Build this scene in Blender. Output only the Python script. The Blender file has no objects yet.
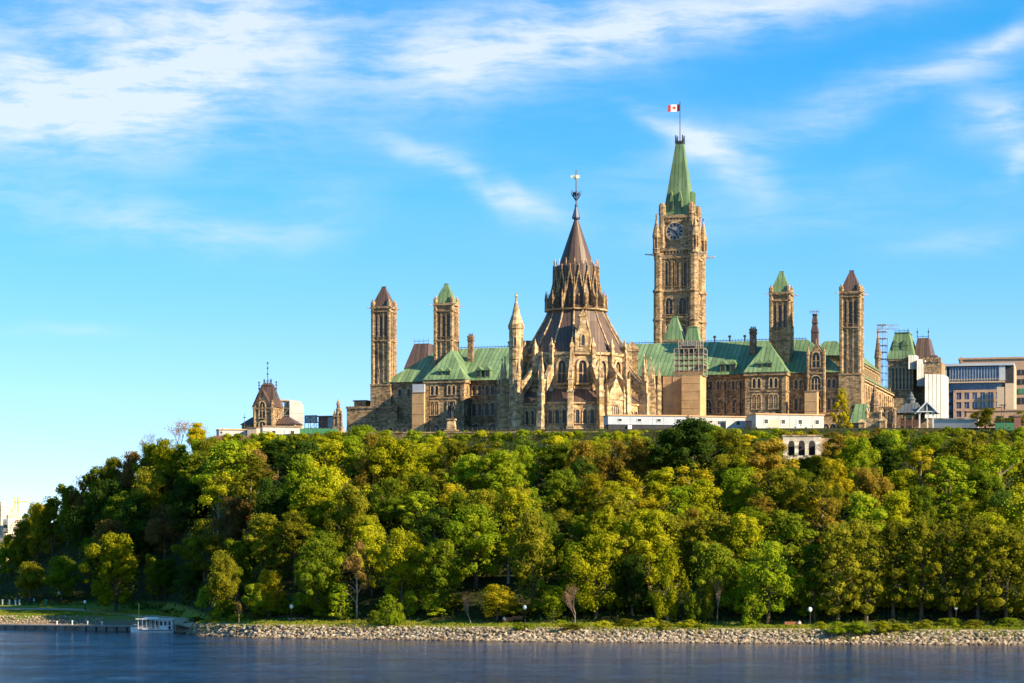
import bpy, bmesh, math, random
import numpy as np
from mathutils import Vector, Matrix

sc = bpy.context.scene
R = math.radians
rnd = random.Random(7)

# ------------------------------------------------------------------ camera
F, CX, YH, CH = 2520.0, 512.0, 580.0, 11.0      # focal length in pixels, centre column, horizon row, eye height
cam = bpy.data.cameras.new('camera'); co = bpy.data.objects.new('camera', cam)
sc.collection.objects.link(co); sc.camera = co
co.location = (0, 0, CH); co.rotation_euler = (R(90), 0, 0)
cam.sensor_width = 36; cam.lens = F/1024*36
cam.shift_y = (YH-341.5)/1024
cam.clip_start = 1; cam.clip_end = 30000

# ------------------------------------------------------------------ light
SUN_T, SUN_E = 28.5, 27.0          # degrees from +X towards the camera, elevation
sdir = Vector((math.cos(R(SUN_T))*math.cos(R(SUN_E)), -math.sin(R(SUN_T))*math.cos(R(SUN_E)), math.sin(R(SUN_E))))
sl = bpy.data.lights.new('sun', 'SUN'); so = bpy.data.objects.new('sun', sl)
sc.collection.objects.link(so)
sl.energy = 5.0; sl.angle = R(0.5); sl.color = (1.0, 0.82, 0.55)
so.rotation_euler = sdir.to_track_quat('Z', 'Y').to_euler(); so.location = (300, -100, 300)

sc.view_settings.view_transform = 'Standard'; sc.view_settings.look = 'None'
sc.view_settings.exposure = 1.3; sc.view_settings.gamma = 1.0
sc.view_settings.use_curve_mapping = False
sc.cycles.max_bounces = 6; sc.cycles.diffuse_bounces = 3; sc.cycles.glossy_bounces = 3
sc.cycles.transmission_bounces = 3; sc.cycles.transparent_max_bounces = 4
sc.cycles.use_denoising = True
try: sc.cycles.denoiser = 'OPENIMAGEDENOISE'
except Exception: pass

# ------------------------------------------------------------------ world
W = bpy.data.worlds.new('World'); sc.world = W; W.use_nodes = True
wt = W.node_tree; wt.nodes.clear()
class NB:
    """small helper that strings nodes together"""
    def __init__(s, t): s.t = t; s.n = t.nodes; s.l = t.links
    def put(s, sock, v):
        if hasattr(v, 'is_output') or hasattr(v, 'links'): s.l.new(v, sock)
        else: sock.default_value = v
    def math(s, op, a, b=None, c=None, clamp=False):
        n = s.n.new('ShaderNodeMath'); n.operation = op; n.use_clamp = clamp
        s.put(n.inputs[0], a)
        if b is not None: s.put(n.inputs[1], b)
        if c is not None: s.put(n.inputs[2], c)
        return n.outputs[0]
    def comb(s, x, y, z):
        n = s.n.new('ShaderNodeCombineXYZ')
        for i, v in enumerate((x, y, z)): s.put(n.inputs[i], v)
        return n.outputs[0]
    def sep(s, v):
        n = s.n.new('ShaderNodeSeparateXYZ'); s.l.new(v, n.inputs[0]); return n.outputs
    def noise(s, vec, scale, detail=4, rough=0.55, dist=0.0):
        n = s.n.new('ShaderNodeTexNoise'); s.l.new(vec, n.inputs['Vector'])
        n.inputs['Scale'].default_value = scale; n.inputs['Detail'].default_value = detail
        n.inputs['Roughness'].default_value = rough; n.inputs['Distortion'].default_value = dist
        return n.outputs['Fac']
    def mixc(s, f, a, b, blend='MIX'):
        n = s.n.new('ShaderNodeMix'); n.data_type = 'RGBA'; n.blend_type = blend
        s.put(n.inputs[0], f)
        s.put(n.inputs[6], a if hasattr(a, 'links') else (*a[:3], 1))
        s.put(n.inputs[7], b if hasattr(b, 'links') else (*b[:3], 1))
        return n.outputs[2]
    def ramp(s, f, stops):
        n = s.n.new('ShaderNodeValToRGB'); s.put(n.inputs[0], f)
        e = n.color_ramp.elements
        while len(e) < len(stops): e.new(0.5)
        for el, (p, c) in zip(e, stops):
            el.position = p; el.color = (*c, 1) if len(c) == 3 else c
        return n.outputs[0]
    def mapr(s, v, a, b, c, d, smooth=False):
        n = s.n.new('ShaderNodeMapRange'); n.clamp = True
        if smooth: n.interpolation_type = 'SMOOTHSTEP'
        s.put(n.inputs[0], v)
        for i, q in enumerate((a, b, c, d)): n.inputs[i+1].default_value = q
        return n.outputs[0]
    def mapping(s, vec, scale=(1,1,1), rot=(0,0,0), loc=(0,0,0)):
        n = s.n.new('ShaderNodeMapping'); s.l.new(vec, n.inputs[0])
        n.inputs['Scale'].default_value = scale; n.inputs['Rotation'].default_value = rot; n.inputs['Location'].default_value = loc
        return n.outputs[0]

nb = NB(wt)
tc = nb.n.new('ShaderNodeTexCoord')
x, y, z = nb.sep(tc.outputs['Generated'])
sky = nb.n.new('ShaderNodeTexSky'); sky.sky_type = 'NISHITA'; sky.sun_disc = False
sky.sun_elevation = R(SUN_E); sky.sun_rotation = math.atan2(sdir.x, sdir.y)
sky.altitude = 100; sky.air_density = 1.0; sky.dust_density = 0.25; sky.ozone_density = 3.0
zz = nb.math('ADD', nb.math('MULTIPLY', nb.math('MAXIMUM', z, 0.0), 2.0), 0.05)
nb.l.new(nb.comb(x, y, zz), sky.inputs[0])
hs = nb.n.new('ShaderNodeHueSaturation'); hs.inputs['Saturation'].default_value = 1.1
tint = nb.ramp(nb.math('MULTIPLY', z, 4.0), [(0.0, (1.14, 1.0, .94)), (.30, (1.08, 1.11, 1.08)), (.62, (.76, 1.24, 1.29)), (1.0, (.56, 1.26, 1.38))])
nb.l.new(nb.mixc(1.0, sky.outputs[0], tint, 'MULTIPLY'), hs.inputs['Color'])
# cirrus: streaks laid out by compass bearing and elevation (in thousandths of a radian)
az = nb.math('MULTIPLY', nb.math('ARCTAN2', x, y), 1000.0)
el = nb.math('MULTIPLY', nb.math('ARCSINE', z), 1000.0)
def streak(px, py, lx, ly, ang, w):
    """soft elliptical bank of cirrus, bearing/elevation centre, radii and tilt"""
    a0 = math.atan((px-CX)/F)*1000; e0 = math.atan((YH-py)/F)*1000
    c, s_ = math.cos(R(ang)), math.sin(R(ang))
    dx = nb.math('SUBTRACT', azw, a0); dy = nb.math('SUBTRACT', elw, e0)
    u = nb.math('DIVIDE', nb.math('ADD', nb.math('MULTIPLY', dx, c), nb.math('MULTIPLY', dy, s_)), lx/F*1000)
    v = nb.math('DIVIDE', nb.math('SUBTRACT', nb.math('MULTIPLY', dy, c), nb.math('MULTIPLY', dx, s_)), ly/F*1000)
    r2 = nb.math('ADD', nb.math('MULTIPLY', u, u), nb.math('MULTIPLY', v, v))
    return nb.math('MULTIPLY', nb.math('EXPONENT', nb.math('MULTIPLY', r2, -1.0)), w)
P0 = nb.comb(az, el, 0.0)
wn = nb.n.new('ShaderNodeTexNoise'); nb.l.new(P0, wn.inputs['Vector'])
wn.inputs['Scale'].default_value = 0.022; wn.inputs['Detail'].default_value = 3
wx, wy, wz = nb.sep(wn.outputs['Color'])
azw = nb.math('ADD', az, nb.math('MULTIPLY', nb.math('SUBTRACT', wx, 0.5), 40.0))
elw = nb.math('ADD', el, nb.math('MULTIPLY', nb.math('SUBTRACT', wy, 0.5), 16.0))
banks = [(50,75,210,62,8,1.15),(200,62,140,66,28,1.15),(20,110,120,30,-4,.6),(190,232,120,18,2,.48),(90,215,150,20,-12,.3),(75,333,55,6,2,.35),(320,215,60,30,30,.25),
         (500,38,170,42,8,.95),(680,20,190,30,10,.85),(840,8,120,20,6,.6),(455,75,80,30,-10,.5),
         (430,155,60,12,-24,.62),(495,188,45,14,-34,.72),(540,210,40,10,-20,.4),
         (680,128,50,12,-24,.85),(722,158,44,18,-50,.75),(770,135,110,12,12,.42),(870,95,110,18,10,.55),(960,75,70,14,14,.4),
         (1000,128,28,34,60,.95),(1012,40,50,10,28,.75),(1018,165,14,24,-40,.8),(985,50,40,8,5,.4),(960,246,70,12,4,.42),(880,215,200,20,3,.22),(790,200,160,22,14,.2),
         (640,190,150,40,10,.18),(300,140,260,60,6,.16)]
tot = None
for b in banks:
    s_ = streak(*b); tot = s_ if tot is None else nb.math('ADD', tot, s_)
fib = nb.noise(nb.mapping(nb.comb(az, nb.math('ADD', nb.math('MULTIPLY', el, .7), nb.math('MULTIPLY', elw, .3)), 0.0), scale=(.016, .085, 1), rot=(0, 0, R(-12))), 1.0, 7, .6, .25)
puf = nb.noise(nb.comb(az, elw, 3.0), .020, 6, .58, .2)
fin_ = nb.noise(nb.mapping(nb.comb(az, elw, 5.0), scale=(.045, .24, 1), rot=(0, 0, R(-16))), 1.0, 6, .65, .3)
tex = nb.math('ADD', nb.math('ADD', nb.math('MULTIPLY', fib, .48), nb.math('MULTIPLY', fin_, .22)), nb.math('MULTIPLY', puf, .30))
den = nb.math('MULTIPLY', tot, nb.mapr(tex, .36, .62, .18, 1.12, True))
den = nb.math('MULTIPLY', nb.mapr(den, .0, 1.2, 0, .76), 1.0)
back = nb.noise(nb.comb(x, y, nb.math('MULTIPLY', z, 3.0)), 2.2, 6)          # thin cloud over the rest of the sky
front = nb.mapr(y, .55, .9, 0, 1, True)
den = nb.math('ADD', nb.math('MULTIPLY', den, front), nb.math('MULTIPLY', nb.math('SUBTRACT', 1.0, front), nb.mapr(back, .5, .75, 0, .5)))
cloud = nb.mixc(den, hs.outputs[0], (3.9, 4.1, 4.6))
bg = nb.n.new('ShaderNodeBackground'); bg.inputs['Strength'].default_value = 0.102
nb.l.new(cloud, bg.inputs['Color'])
wo = nb.n.new('ShaderNodeOutputWorld'); nb.l.new(bg.outputs[0], wo.inputs[0])

# ------------------------------------------------------------------ materials
def newmat(name, rough=.85, spec=.3):
    m = bpy.data.materials.new(name); m.use_nodes = True
    b = m.node_tree.nodes['Principled BSDF']
    b.inputs['Roughness'].default_value = rough
    b.inputs['Specular IOR Level'].default_value = spec
    q = NB(m.node_tree); t = q.n.new('ShaderNodeTexCoord')
    return m, q, b, t
def bump(q, b, h, dist, st=1.0):
    n = q.n.new('ShaderNodeBump'); n.inputs['Distance'].default_value = dist; n.inputs['Strength'].default_value = st
    q.l.new(h, n.inputs['Height']); q.l.new(n.outputs[0], b.inputs['Normal'])
def stone(name, c1, c2, c3, block=1.0):
    """squared rubble: courses of odd blocks, weathered in patches"""
    m, q, b, t = newmat(name, .92, .2)
    o = t.outputs['Object']
    big = q.noise(o, .13, 5, .6)
    col = q.mixc(q.mapr(big, .35, .65, 0, 1), c1, c2)
    drip = q.noise(q.mapping(o, scale=(.9, .9, .12)), 1.0, 4, .6)
    col = q.mixc(q.mapr(drip, .48, .70, 0, .8), col, c3)
    v = q.n.new('ShaderNodeTexVoronoi'); q.l.new(q.mapping(o, scale=(1.3*block, 1.3*block, 2.4*block)), v.inputs['Vector'])
    v.inputs['Scale'].default_value = 1.0
    sp = q.sep(v.outputs['Color'])
    h = q.n.new('ShaderNodeHueSaturation'); q.l.new(col, h.inputs['Color'])
    q.l.new(q.mapr(sp[0], 0, 1, .5, 1.42), h.inputs['Value']); q.l.new(q.mapr(sp[1], 0, 1, .8, 1.15), h.inputs['Saturation'])
    q.l.new(h.outputs[0], b.inputs['Base Color'])
    bump(q, b, q.math('ADD', q.noise(o, 2.2, 5, .65), q.math('MULTIPLY', sp[2], .5)), .12)
    return m
def seamed(name, c1, c2, c3, period=1.15, rough=.6):
    """metal sheet roofing with standing seams that run up each slope"""
    m, q, b, t = newmat(name, rough, .4)
    o = t.outputs['Object']; px_, py_, pz_ = q.sep(o); nx, ny, nz = q.sep(t.outputs['Normal'])
    side = q.math('GREATER_THAN', q.math('ABSOLUTE', nx), q.math('ABSOLUTE', ny))
    co_ = q.math('ADD', q.math('MULTIPLY', px_, q.math('SUBTRACT', 1.0, side)), q.math('MULTIPLY', py_, side))
    fr = q.math('FRACT', q.math('DIVIDE', co_, period))
    seam = q.math('LESS_THAN', fr, .26)
    wn_ = q.n.new('ShaderNodeTexWhiteNoise'); wn_.noise_dimensions = '1D'
    q.l.new(q.math('FLOOR', q.math('DIVIDE', co_, period)), wn_.inputs['W'])
    big = q.noise(o, .16, 5, .6)
    col = q.mixc(q.mapr(big, .36, .64, 0, 1), c1, c2)
    st = q.noise(q.mapping(o, scale=(1.3, 1.3, .16)), 1.0, 4, .6)
    col = q.mixc(q.mapr(st, .5, .72, 0, .7), col, c3)
    h = q.n.new('ShaderNodeHueSaturation'); q.l.new(col, h.inputs['Color'])
    q.l.new(q.math('MULTIPLY', q.mapr(wn_.outputs['Value'], 0, 1, .72, 1.2), q.math('SUBTRACT', 1.0, q.math('MULTIPLY', seam, .32))), h.inputs['Value'])
    q.l.new(h.outputs[0], b.inputs['Base Color'])
    bump(q, b, q.math('MULTIPLY', seam, 1.0), .10)
    return m
def plain(name, c, var=.15, scale=1.0, rough=.7, spec=.3, metal=0.0):
    m, q, b, t = newmat(name, rough, spec)
    n = q.noise(t.outputs['Object'], scale, 5, .6)
    h = q.n.new('ShaderNodeHueSaturation'); h.inputs['Color'].default_value = (*c, 1)
    q.l.new(q.mapr(n, .3, .7, 1-var, 1+var), h.inputs['Value'])
    q.l.new(h.outputs[0], b.inputs['Base Color']); b.inputs['Metallic'].default_value = metal
    return m
def glass(name, c, rough=.12):
    m, q, b, t = newmat(name, rough, .6)
    n = q.noise(t.outputs['Object'], 1.3, 3)
    q.l.new(q.mixc(q.mapr(n, .4, .6, 0, 1), c, tuple(v*1.9 for v in c)), b.inputs['Base Color'])
    return m
M = {}
M['stone'] = stone('sandstone', (.36,.245,.135), (.27,.18,.098), (.115,.075,.047))
M['stone_dark'] = stone('weathered_sandstone', (.26,.17,.105), (.20,.13,.08), (.09,.06,.04))
M['stone_pale'] = stone('dressed_sandstone', (.50,.355,.195), (.41,.28,.15), (.20,.125,.07), .7)
M['stone_white'] = stone('pale_limestone', (.62,.55,.44), (.52,.46,.37), (.34,.29,.23), .5)
M['copper'] = seamed('green_copper', (.125,.205,.09), (.19,.285,.135), (.055,.12,.052))
M['brown_copper'] = seamed('brown_copper', (.105,.066,.052), (.135,.085,.062), (.06,.04,.034), .8, .5)
M['brown_copper_light'] = seamed('rusty_copper', (.125,.075,.055), (.10,.062,.048), (.06,.04,.033), .7, .5)
M['grey_metal_roof'] = seamed('grey_roof', (.11,.125,.13), (.15,.165,.165), (.07,.08,.085), .8, .5)
M['glass'] = glass('leaded_glass', (.014,.012,.012), .45)
M['glass_blue'] = glass('curtain_glass', (.035,.06,.11), .06)
M['white'] = plain('white_sheet', (.43,.42,.40), .16, .35)
M['white_metal'] = plain('white_paint', (.74,.73,.70), .08, .8, .5)
M['beige'] = plain('plywood', (.52,.32,.16), .22, .5)
M['grey_panel'] = plain('grey_panel', (.42,.45,.5), .1, .6)
M['dark_panel'] = plain('dark_panel', (.035,.035,.04), .3, .8)
M['iron'] = plain('dark_iron', (.03,.032,.035), .2, 3, .5, .5)
M['blue_iron'] = plain('blue_iron', (.05,.075,.13), .2, 3, .5, .5)
M['gilt'] = plain('gilded_metal', (.85,.72,.42), .05, 3, .25, .5, .6)
M['steel'] = plain('scaffold_steel', (.30,.26,.22), .25, 2, .6)
M['plank'] = plain('scaffold_plank', (.26,.17,.10), .3, 2)
M['dial'] = plain('dial', (.22,.22,.24), .06, 2, .5)
M['black'] = plain('black_paint', (.012,.012,.014), .2, 2, .5)
M['tan'] = plain('tan_brick', (.46,.29,.19), .14, .5)
M['tan_pale'] = plain('buff_panel', (.55,.42,.30), .08, .4)
M['red'] = plain('flag_red', (.62,.03,.025), .05)
M['flag_white'] = plain('flag_white', (.82,.80,.78), .03)
M['wood'] = plain('bench_wood', (.30,.12,.055), .3, 3)
M['wood_red'] = plain('painted_hoarding', (.22,.10,.075), .25, 1)
M['green_sheet'] = plain('green_sheet', (.05,.20,.10), .25, .6)
M['concrete'] = plain('concrete', (.30,.28,.25), .22, .5, .9)
M['quay'] = plain('quay_concrete', (.17,.15,.125), .35, .35, .9)
M['path'] = plain('path_gravel', (.36,.27,.18), .2, .7, .95)
M['yellow'] = plain('yellow_paint', (.5,.45,.06), .1)
M['skin'] = plain('skin', (.45,.26,.18), .05)
M['cloth_a'] = plain('pale_cloth', (.55,.53,.5), .1)
M['cloth_b'] = plain('blue_cloth', (.04,.06,.13), .15)
M['cloth_c'] = plain('dark_cloth', (.03,.03,.035), .15)
M['globe'] = plain('lamp_globe', (.82,.82,.78), .02, 1, .3, .5)
M['bark'] = plain('bark', (.10,.07,.05), .35, 2.5, .95, .1)
M['bark_pale'] = plain('pale_bark', (.30,.22,.17), .3, 2.5, .95, .1)
def leafmat(name, c1, c2, c3, trans=.5):
    m = bpy.data.materials.new(name); m.use_nodes = True
    q = NB(m.node_tree); q.n.clear()
    at_ = q.n.new('ShaderNodeAttribute'); at_.attribute_name = 'tint'
    oi = q.n.new('ShaderNodeObjectInfo')
    f = q.math('ADD', q.math('MULTIPLY', at_.outputs['Fac'], .75), q.math('MULTIPLY', oi.outputs['Random'], .25))
    col = q.ramp(f, [(0.05, c1), (.5, c2), (.95, c3)])
    h = q.n.new('ShaderNodeHueSaturation'); q.l.new(col, h.inputs['Color'])
    q.l.new(q.mapr(oi.outputs['Random'], 0, 1, .72, 1.25), h.inputs['Value'])
    d = q.n.new('ShaderNodeBsdfDiffuse'); q.l.new(h.outputs[0], d.inputs[0])
    tr = q.n.new('ShaderNodeBsdfTranslucent'); q.l.new(h.outputs[0], tr.inputs[0])
    mx = q.n.new('ShaderNodeMixShader'); mx.inputs[0].default_value = trans
    q.l.new(d.outputs[0], mx.inputs[1]); q.l.new(tr.outputs[0], mx.inputs[2])
    o = q.n.new('ShaderNodeOutputMaterial'); q.l.new(mx.outputs[0], o.inputs[0])
    return m
L = {
 'yellow-green': leafmat('leaf_yellow_green', (0.240,0.271,0.010), (0.354,0.362,0.013), (0.505,0.457,0.018)),
 'bright green': leafmat('leaf_bright_green', (0.157,0.234,0.011), (0.234,0.310,0.014), (0.354,0.379,0.018)),
 'mid-green': leafmat('leaf_mid_green', (0.101,0.158,0.011), (0.157,0.209,0.013), (0.253,0.271,0.016)),
 'dark green': leafmat('leaf_dark_green', (0.040,0.081,0.013), (0.062,0.113,0.015), (0.108,0.158,0.017)),
 'olive': leafmat('leaf_olive', (0.151,0.158,0.013), (0.229,0.228,0.016), (0.329,0.297,0.021)),
 'orange-brown': leafmat('leaf_orange', (0.189,0.158,0.020), (0.304,0.209,0.026), (0.392,0.303,0.030)),
 'golden': leafmat('leaf_golden', (0.316,0.285,0.012), (0.454,0.379,0.016), (0.582,0.480,0.020)),
 'dull brown': leafmat('leaf_brown', (0.157,0.108,0.030), (0.240,0.152,0.040), (0.304,0.203,0.055)),
 'pinkish grey': leafmat('leaf_pinkish', (0.253,0.152,0.085), (0.329,0.203,0.110), (0.404,0.254,0.140)),
}
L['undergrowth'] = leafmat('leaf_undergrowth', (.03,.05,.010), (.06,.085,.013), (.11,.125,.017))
L['grass'] = leafmat('leaf_grass', (.13,.18,.016), (.21,.24,.022), (.34,.31,.045))

# ------------------------------------------------------------------ object helpers
col = sc.collection
def link(o, parent=None):
    col.objects.link(o)
    if parent is not None: o.parent = parent
    return o
def empty(name, loc=(0,0,0), rz=0.0):
    o = bpy.data.objects.new(name, None); o.location = loc; o.rotation_euler = (0, 0, rz)
    o.empty_display_size = .5
    return link(o)
def tag(o, label=None, cat=None, group=None, kind=None):
    if label: o['label'] = label
    if cat: o['category'] = cat
    if group: o['group'] = group
    if kind: o['kind'] = kind
    return o
def thing(name, label, cat, loc=(0,0,0), rz=0.0, group=None):
    return tag(empty(name, loc, rz), label, cat, group)
def kids(o): return [c for c in bpy.data.objects if c.parent is o]
class MB:
    """gathers boxes, prisms, cones, tubes and links them as one mesh object"""
    def __init__(s): s.v = []; s.f = []; s.m = []
    def add(s, vs, fs, m=0):
        b = len(s.v); s.v += [tuple(p) for p in vs]
        for f in fs: s.f.append([b+i for i in f]); s.m.append(m)
        return s
    def box(s, x0, x1, y0, y1, z0, z1, m=0):
        return s.add([(x0,y0,z0),(x1,y0,z0),(x1,y1,z0),(x0,y1,z0),(x0,y0,z1),(x1,y0,z1),(x1,y1,z1),(x0,y1,z1)],
                     [(0,3,2,1),(4,5,6,7),(0,1,5,4),(1,2,6,5),(2,3,7,6),(3,0,4,7)], m)
    def frus(s, x0, x1, y0, y1, z0, X0, X1, Y0, Y1, z1, m=0):
        return s.add([(x0,y0,z0),(x1,y0,z0),(x1,y1,z0),(x0,y1,z0),(X0,Y0,z1),(X1,Y0,z1),(X1,Y1,z1),(X0,Y1,z1)],
                     [(0,3,2,1),(4,5,6,7),(0,1,5,4),(1,2,6,5),(2,3,7,6),(3,0,4,7)], m)
    def ring(s, cx, cy, prof, n=8, ph=0.0, m=0, caps=True):
        """lathe of n sides; prof = [(r, z), ...] from the bottom up"""
        vs = []; fs = []
        for r, z_ in prof:
            for k in range(n):
                a = ph+2*math.pi*k/n; vs.append((cx+r*math.cos(a), cy+r*math.sin(a), z_))
        for j in range(len(prof)-1):
            for k in range(n):
                k2 = (k+1) % n; fs.append((j*n+k, j*n+k2, (j+1)*n+k2, (j+1)*n+k))
        if caps: fs.append(tuple(range(n-1,-1,-1))); fs.append(tuple((len(prof)-1)*n+k for k in range(n)))
        return s.add(vs, fs, m)
    def prism(s, pts, ex, m=0):
        """polygon (3-D points) pushed along the vector ex"""
        n = len(pts); ex = Vector(ex)
        vs = [Vector(p) for p in pts]; vs += [p+ex for p in vs]
        fs = [tuple(range(n)), tuple(range(2*n-1, n-1, -1))]
        for k in range(n): k2 = (k+1) % n; fs.append((k2, k, n+k, n+k2))
        return s.add(vs, fs, m)
    def tube(s, pts, rad, n=5, m=0):
        pts = [Vector(p) for p in pts]
        if not hasattr(rad, '__len__'): rad = [rad]*len(pts)
        vs = []; fs = []
        for i, p in enumerate(pts):
            d = (pts[min(i+1, len(pts)-1)]-pts[max(i-1, 0)]).normalized()
            a = d.cross(Vector((0,0,1)) if abs(d.z) < .9 else Vector((1,0,0))).normalized(); b_ = d.cross(a)
            for k in range(n):
                t_ = 2*math.pi*k/n; vs.append(p+(a*math.cos(t_)+b_*math.sin(t_))*rad[i])
        for i in range(len(pts)-1):
            for k in range(n):
                k2 = (k+1) % n; fs.append((i*n+k, i*n+k2, (i+1)*n+k2, (i+1)*n+k))
        fs.append(tuple(range(n-1,-1,-1))); fs.append(tuple((len(pts)-1)*n+k for k in range(n)))
        return s.add(vs, fs, m)
    def mesh(s, name, mats):
        me = bpy.data.meshes.new(name); me.from_pydata(s.v, [], s.f)
        for mm in (mats if isinstance(mats, (list, tuple)) else [mats]): me.materials.append(mm)
        me.polygons.foreach_set('material_index', s.m)
        bm = bmesh.new(); bm.from_mesh(me); bmesh.ops.recalc_face_normals(bm, faces=bm.faces); bm.to_mesh(me); bm.free()
        return me
    def build(s, name, mats, parent=None, loc=None, rz=0.0):
        o = bpy.data.objects.new(name, s.mesh(name, mats))
        if loc is not None: o.location = loc
        o.rotation_euler = (0, 0, rz)
        return link(o, parent)
def inst(name, me, parent, loc, rz=0.0, sc_=(1,1,1)):
    o = bpy.data.objects.new(name, me); o.location = loc; o.rotation_euler = (0,0,rz); o.scale = sc_
    return link(o, parent)

class Frame:
    """a building's own axes: local x along its front, local y away from us"""
    def __init__(s, ox, oy, oz, deg): s.o = (ox, oy, oz); s.a = R(deg); s.c = math.cos(s.a); s.s = math.sin(s.a)
    def U(s, px, v):
        k = (px-CX)/F; bx = s.o[0]+v*s.s; by = s.o[1]+v*s.c
        return (k*by-bx)/(s.c+k*s.s)
    def Y(s, u, v): return s.o[1]-u*s.s+v*s.c
    def Z(s, py, u, v): return CH-(py-YH)/F*s.Y(u, v)-s.o[2]
    def world(s, u, v, z_=0.0): return Vector((s.o[0]+u*s.c+v*s.s, s.o[1]-u*s.s+v*s.c, s.o[2]+z_))
    def thing(s, name, label, cat, group=None): return thing(name, label, cat, s.o, -s.a, group)
def at(px, py, Y_): return Vector(((px-CX)/F*Y_, Y_, CH-(py-YH)/F*Y_))

def arch_pts(w, hs, ha, n=5):
    """outline of a pointed opening, from bottom left round to bottom right, in x-z"""
    h = w/2; pts = [(-h, 0), (-h, hs)]
    for k in range(1, n): 
        t_ = k/n; pts.append((-h*math.cos(t_*math.pi/2)**.85, hs+ha*math.sin(t_*math.pi/2)**.9))
    pts.append((0, hs+ha))
    for k in range(n-1, 0, -1):
        t_ = k/n; pts.append((h*math.cos(t_*math.pi/2)**.85, hs+ha*math.sin(t_*math.pi/2)**.9))
    pts += [(h, hs), (h, 0)]
    return pts
_wc = {}
def win_mesh(w, h, lights=1, arch=True, t=.22, proud=.18, mats=('stone_pale', 'glass')):
    key = (w, h, lights, arch, t, proud, mats)
    if key in _wc: return _wc[key]
    b = MB()
    ha = min(h*.4, w*.8) if arch else 0.02
    inn = arch_pts(w, h-ha, ha) if arch else [(-w/2,0),(-w/2,h),(w/2,h),(w/2,0)]
    out = arch_pts(w+2*t, h-ha, ha+t*1.4) if arch else [(-w/2-t,0),(-w/2-t,h+t),(w/2+t,h+t),(w/2+t,0)]
    n = len(inn)
    vs = [(x_, -proud, z_) for x_, z_ in inn]+[(x_, -proud, z_) for x_, z_ in out]
    vs += [(x_, -.015, z_) for x_, z_ in inn]+[(x_, .02, z_) for x_, z_ in out]
    fs = []
    for k in range(n-1):
        fs.append((k, k+1, n+k+1, n+k)); fs.append((k, 2*n+k, 2*n+k+1, k+1)); fs.append((n+k, n+k+1, 3*n+k+1, 3*n+k))
    b.add(vs, fs, 0)
    b.add([(x_, -.03, z_) for x_, z_ in inn], [tuple(range(n))], 1)
    b.box(-w/2-t*1.3, w/2+t*1.3, -proud*1.5, .02, -t*.8, -.001, 0)
    for k in range(1, lights):
        xm = -w/2+w*k/lights; zt = (h-ha)+(ha*.55 if arch else 0)
        b.box(xm-.09, xm+.09, -proud*.8, -.02, 0, zt, 0)
    if h > 3 and lights > 1: b.box(-w/2, w/2, -proud*.7, -.02, h*.42, h*.42+.14, 0)
    me = b.mesh('window', [M[mats[0]], M[mats[1]]]); _wc[key] = me
    return me
def window(parent, loc, w, h, lights=1, arch=True, rz=0.0, **k):
    return inst('window', win_mesh(w, h, lights, arch, **k), parent, loc, rz)

# ------------------------------------------------------------------ parliament building
def hip(b, x0, x1, y0, y1, z0, xr0, xr1, yr0, yr1, z1, m=0):
    """roof from an eave rectangle up to a ridge line or a small flat"""
    return b.frus(x0, x1, y0, y1, z0, xr0, xr1, yr0, yr1, z1, m)
def cresting(parent, pts, h=.7, step=.8, mat_='iron', name='roof_cresting'):
    b = MB()
    for p, q_ in zip(pts[:-1], pts[1:]):
        p = Vector(p); q_ = Vector(q_); n = max(2, int((q_-p).length/step))
        b.tube([p+Vector((0,0,h*.45)), q_+Vector((0,0,h*.45))], .07, 4)
        for i in range(n+1):
            c = p.lerp(q_, i/n); b.tube([c, c+Vector((0,0,h))], .06, 4)
    return b.build(name, M[mat_], parent)
CBa = 16.3
cb = Frame(48, 720, 46, CBa)
T = cb.thing('parliament_building', 'long sandstone parliament building with green copper roofs and four slim capped towers', 'building')
b = MB()
b.box(-64, 57.9, -71, -4, -6, 17.2)
for z0, z1, d in ((6.6, 7.0, .15), (12.4, 12.75, .15), (16.5, 17.4, .4)):
    b.box(-64.3, 57.6, -71-d, -70.5, z0, z1)
for u in (-31, -21, 5, 13, 20.5, 27, 31, 47.5, 51.5): b.frus(u-.55, u+.55, -71.9, -70.8, -6, u-.4, u+.4, -71.4, -70.8, 15.5)
wallN = b.build('wall', M['stone'], T)
b = MB(); hip(b, -64.6, 58.2, -72.2, -42, 17.42, -53.5, 46.5, -58, -57, 27.2)
roofN = b.build('roof', M['copper'], T)
cresting(roofN, [(-53, -57.5, 27.2), (46, -57.5, 27.2)], .7)
for u in (-34, -20, 22, 26, 30): b = MB(); b.ring(u, -57.5, [(.22, 27), (.22, 28.3), (.42, 28.32), (.42, 28.7), (.1, 28.9)], 8); b.build('roof_vent', M['dark_panel'], T)

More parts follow.
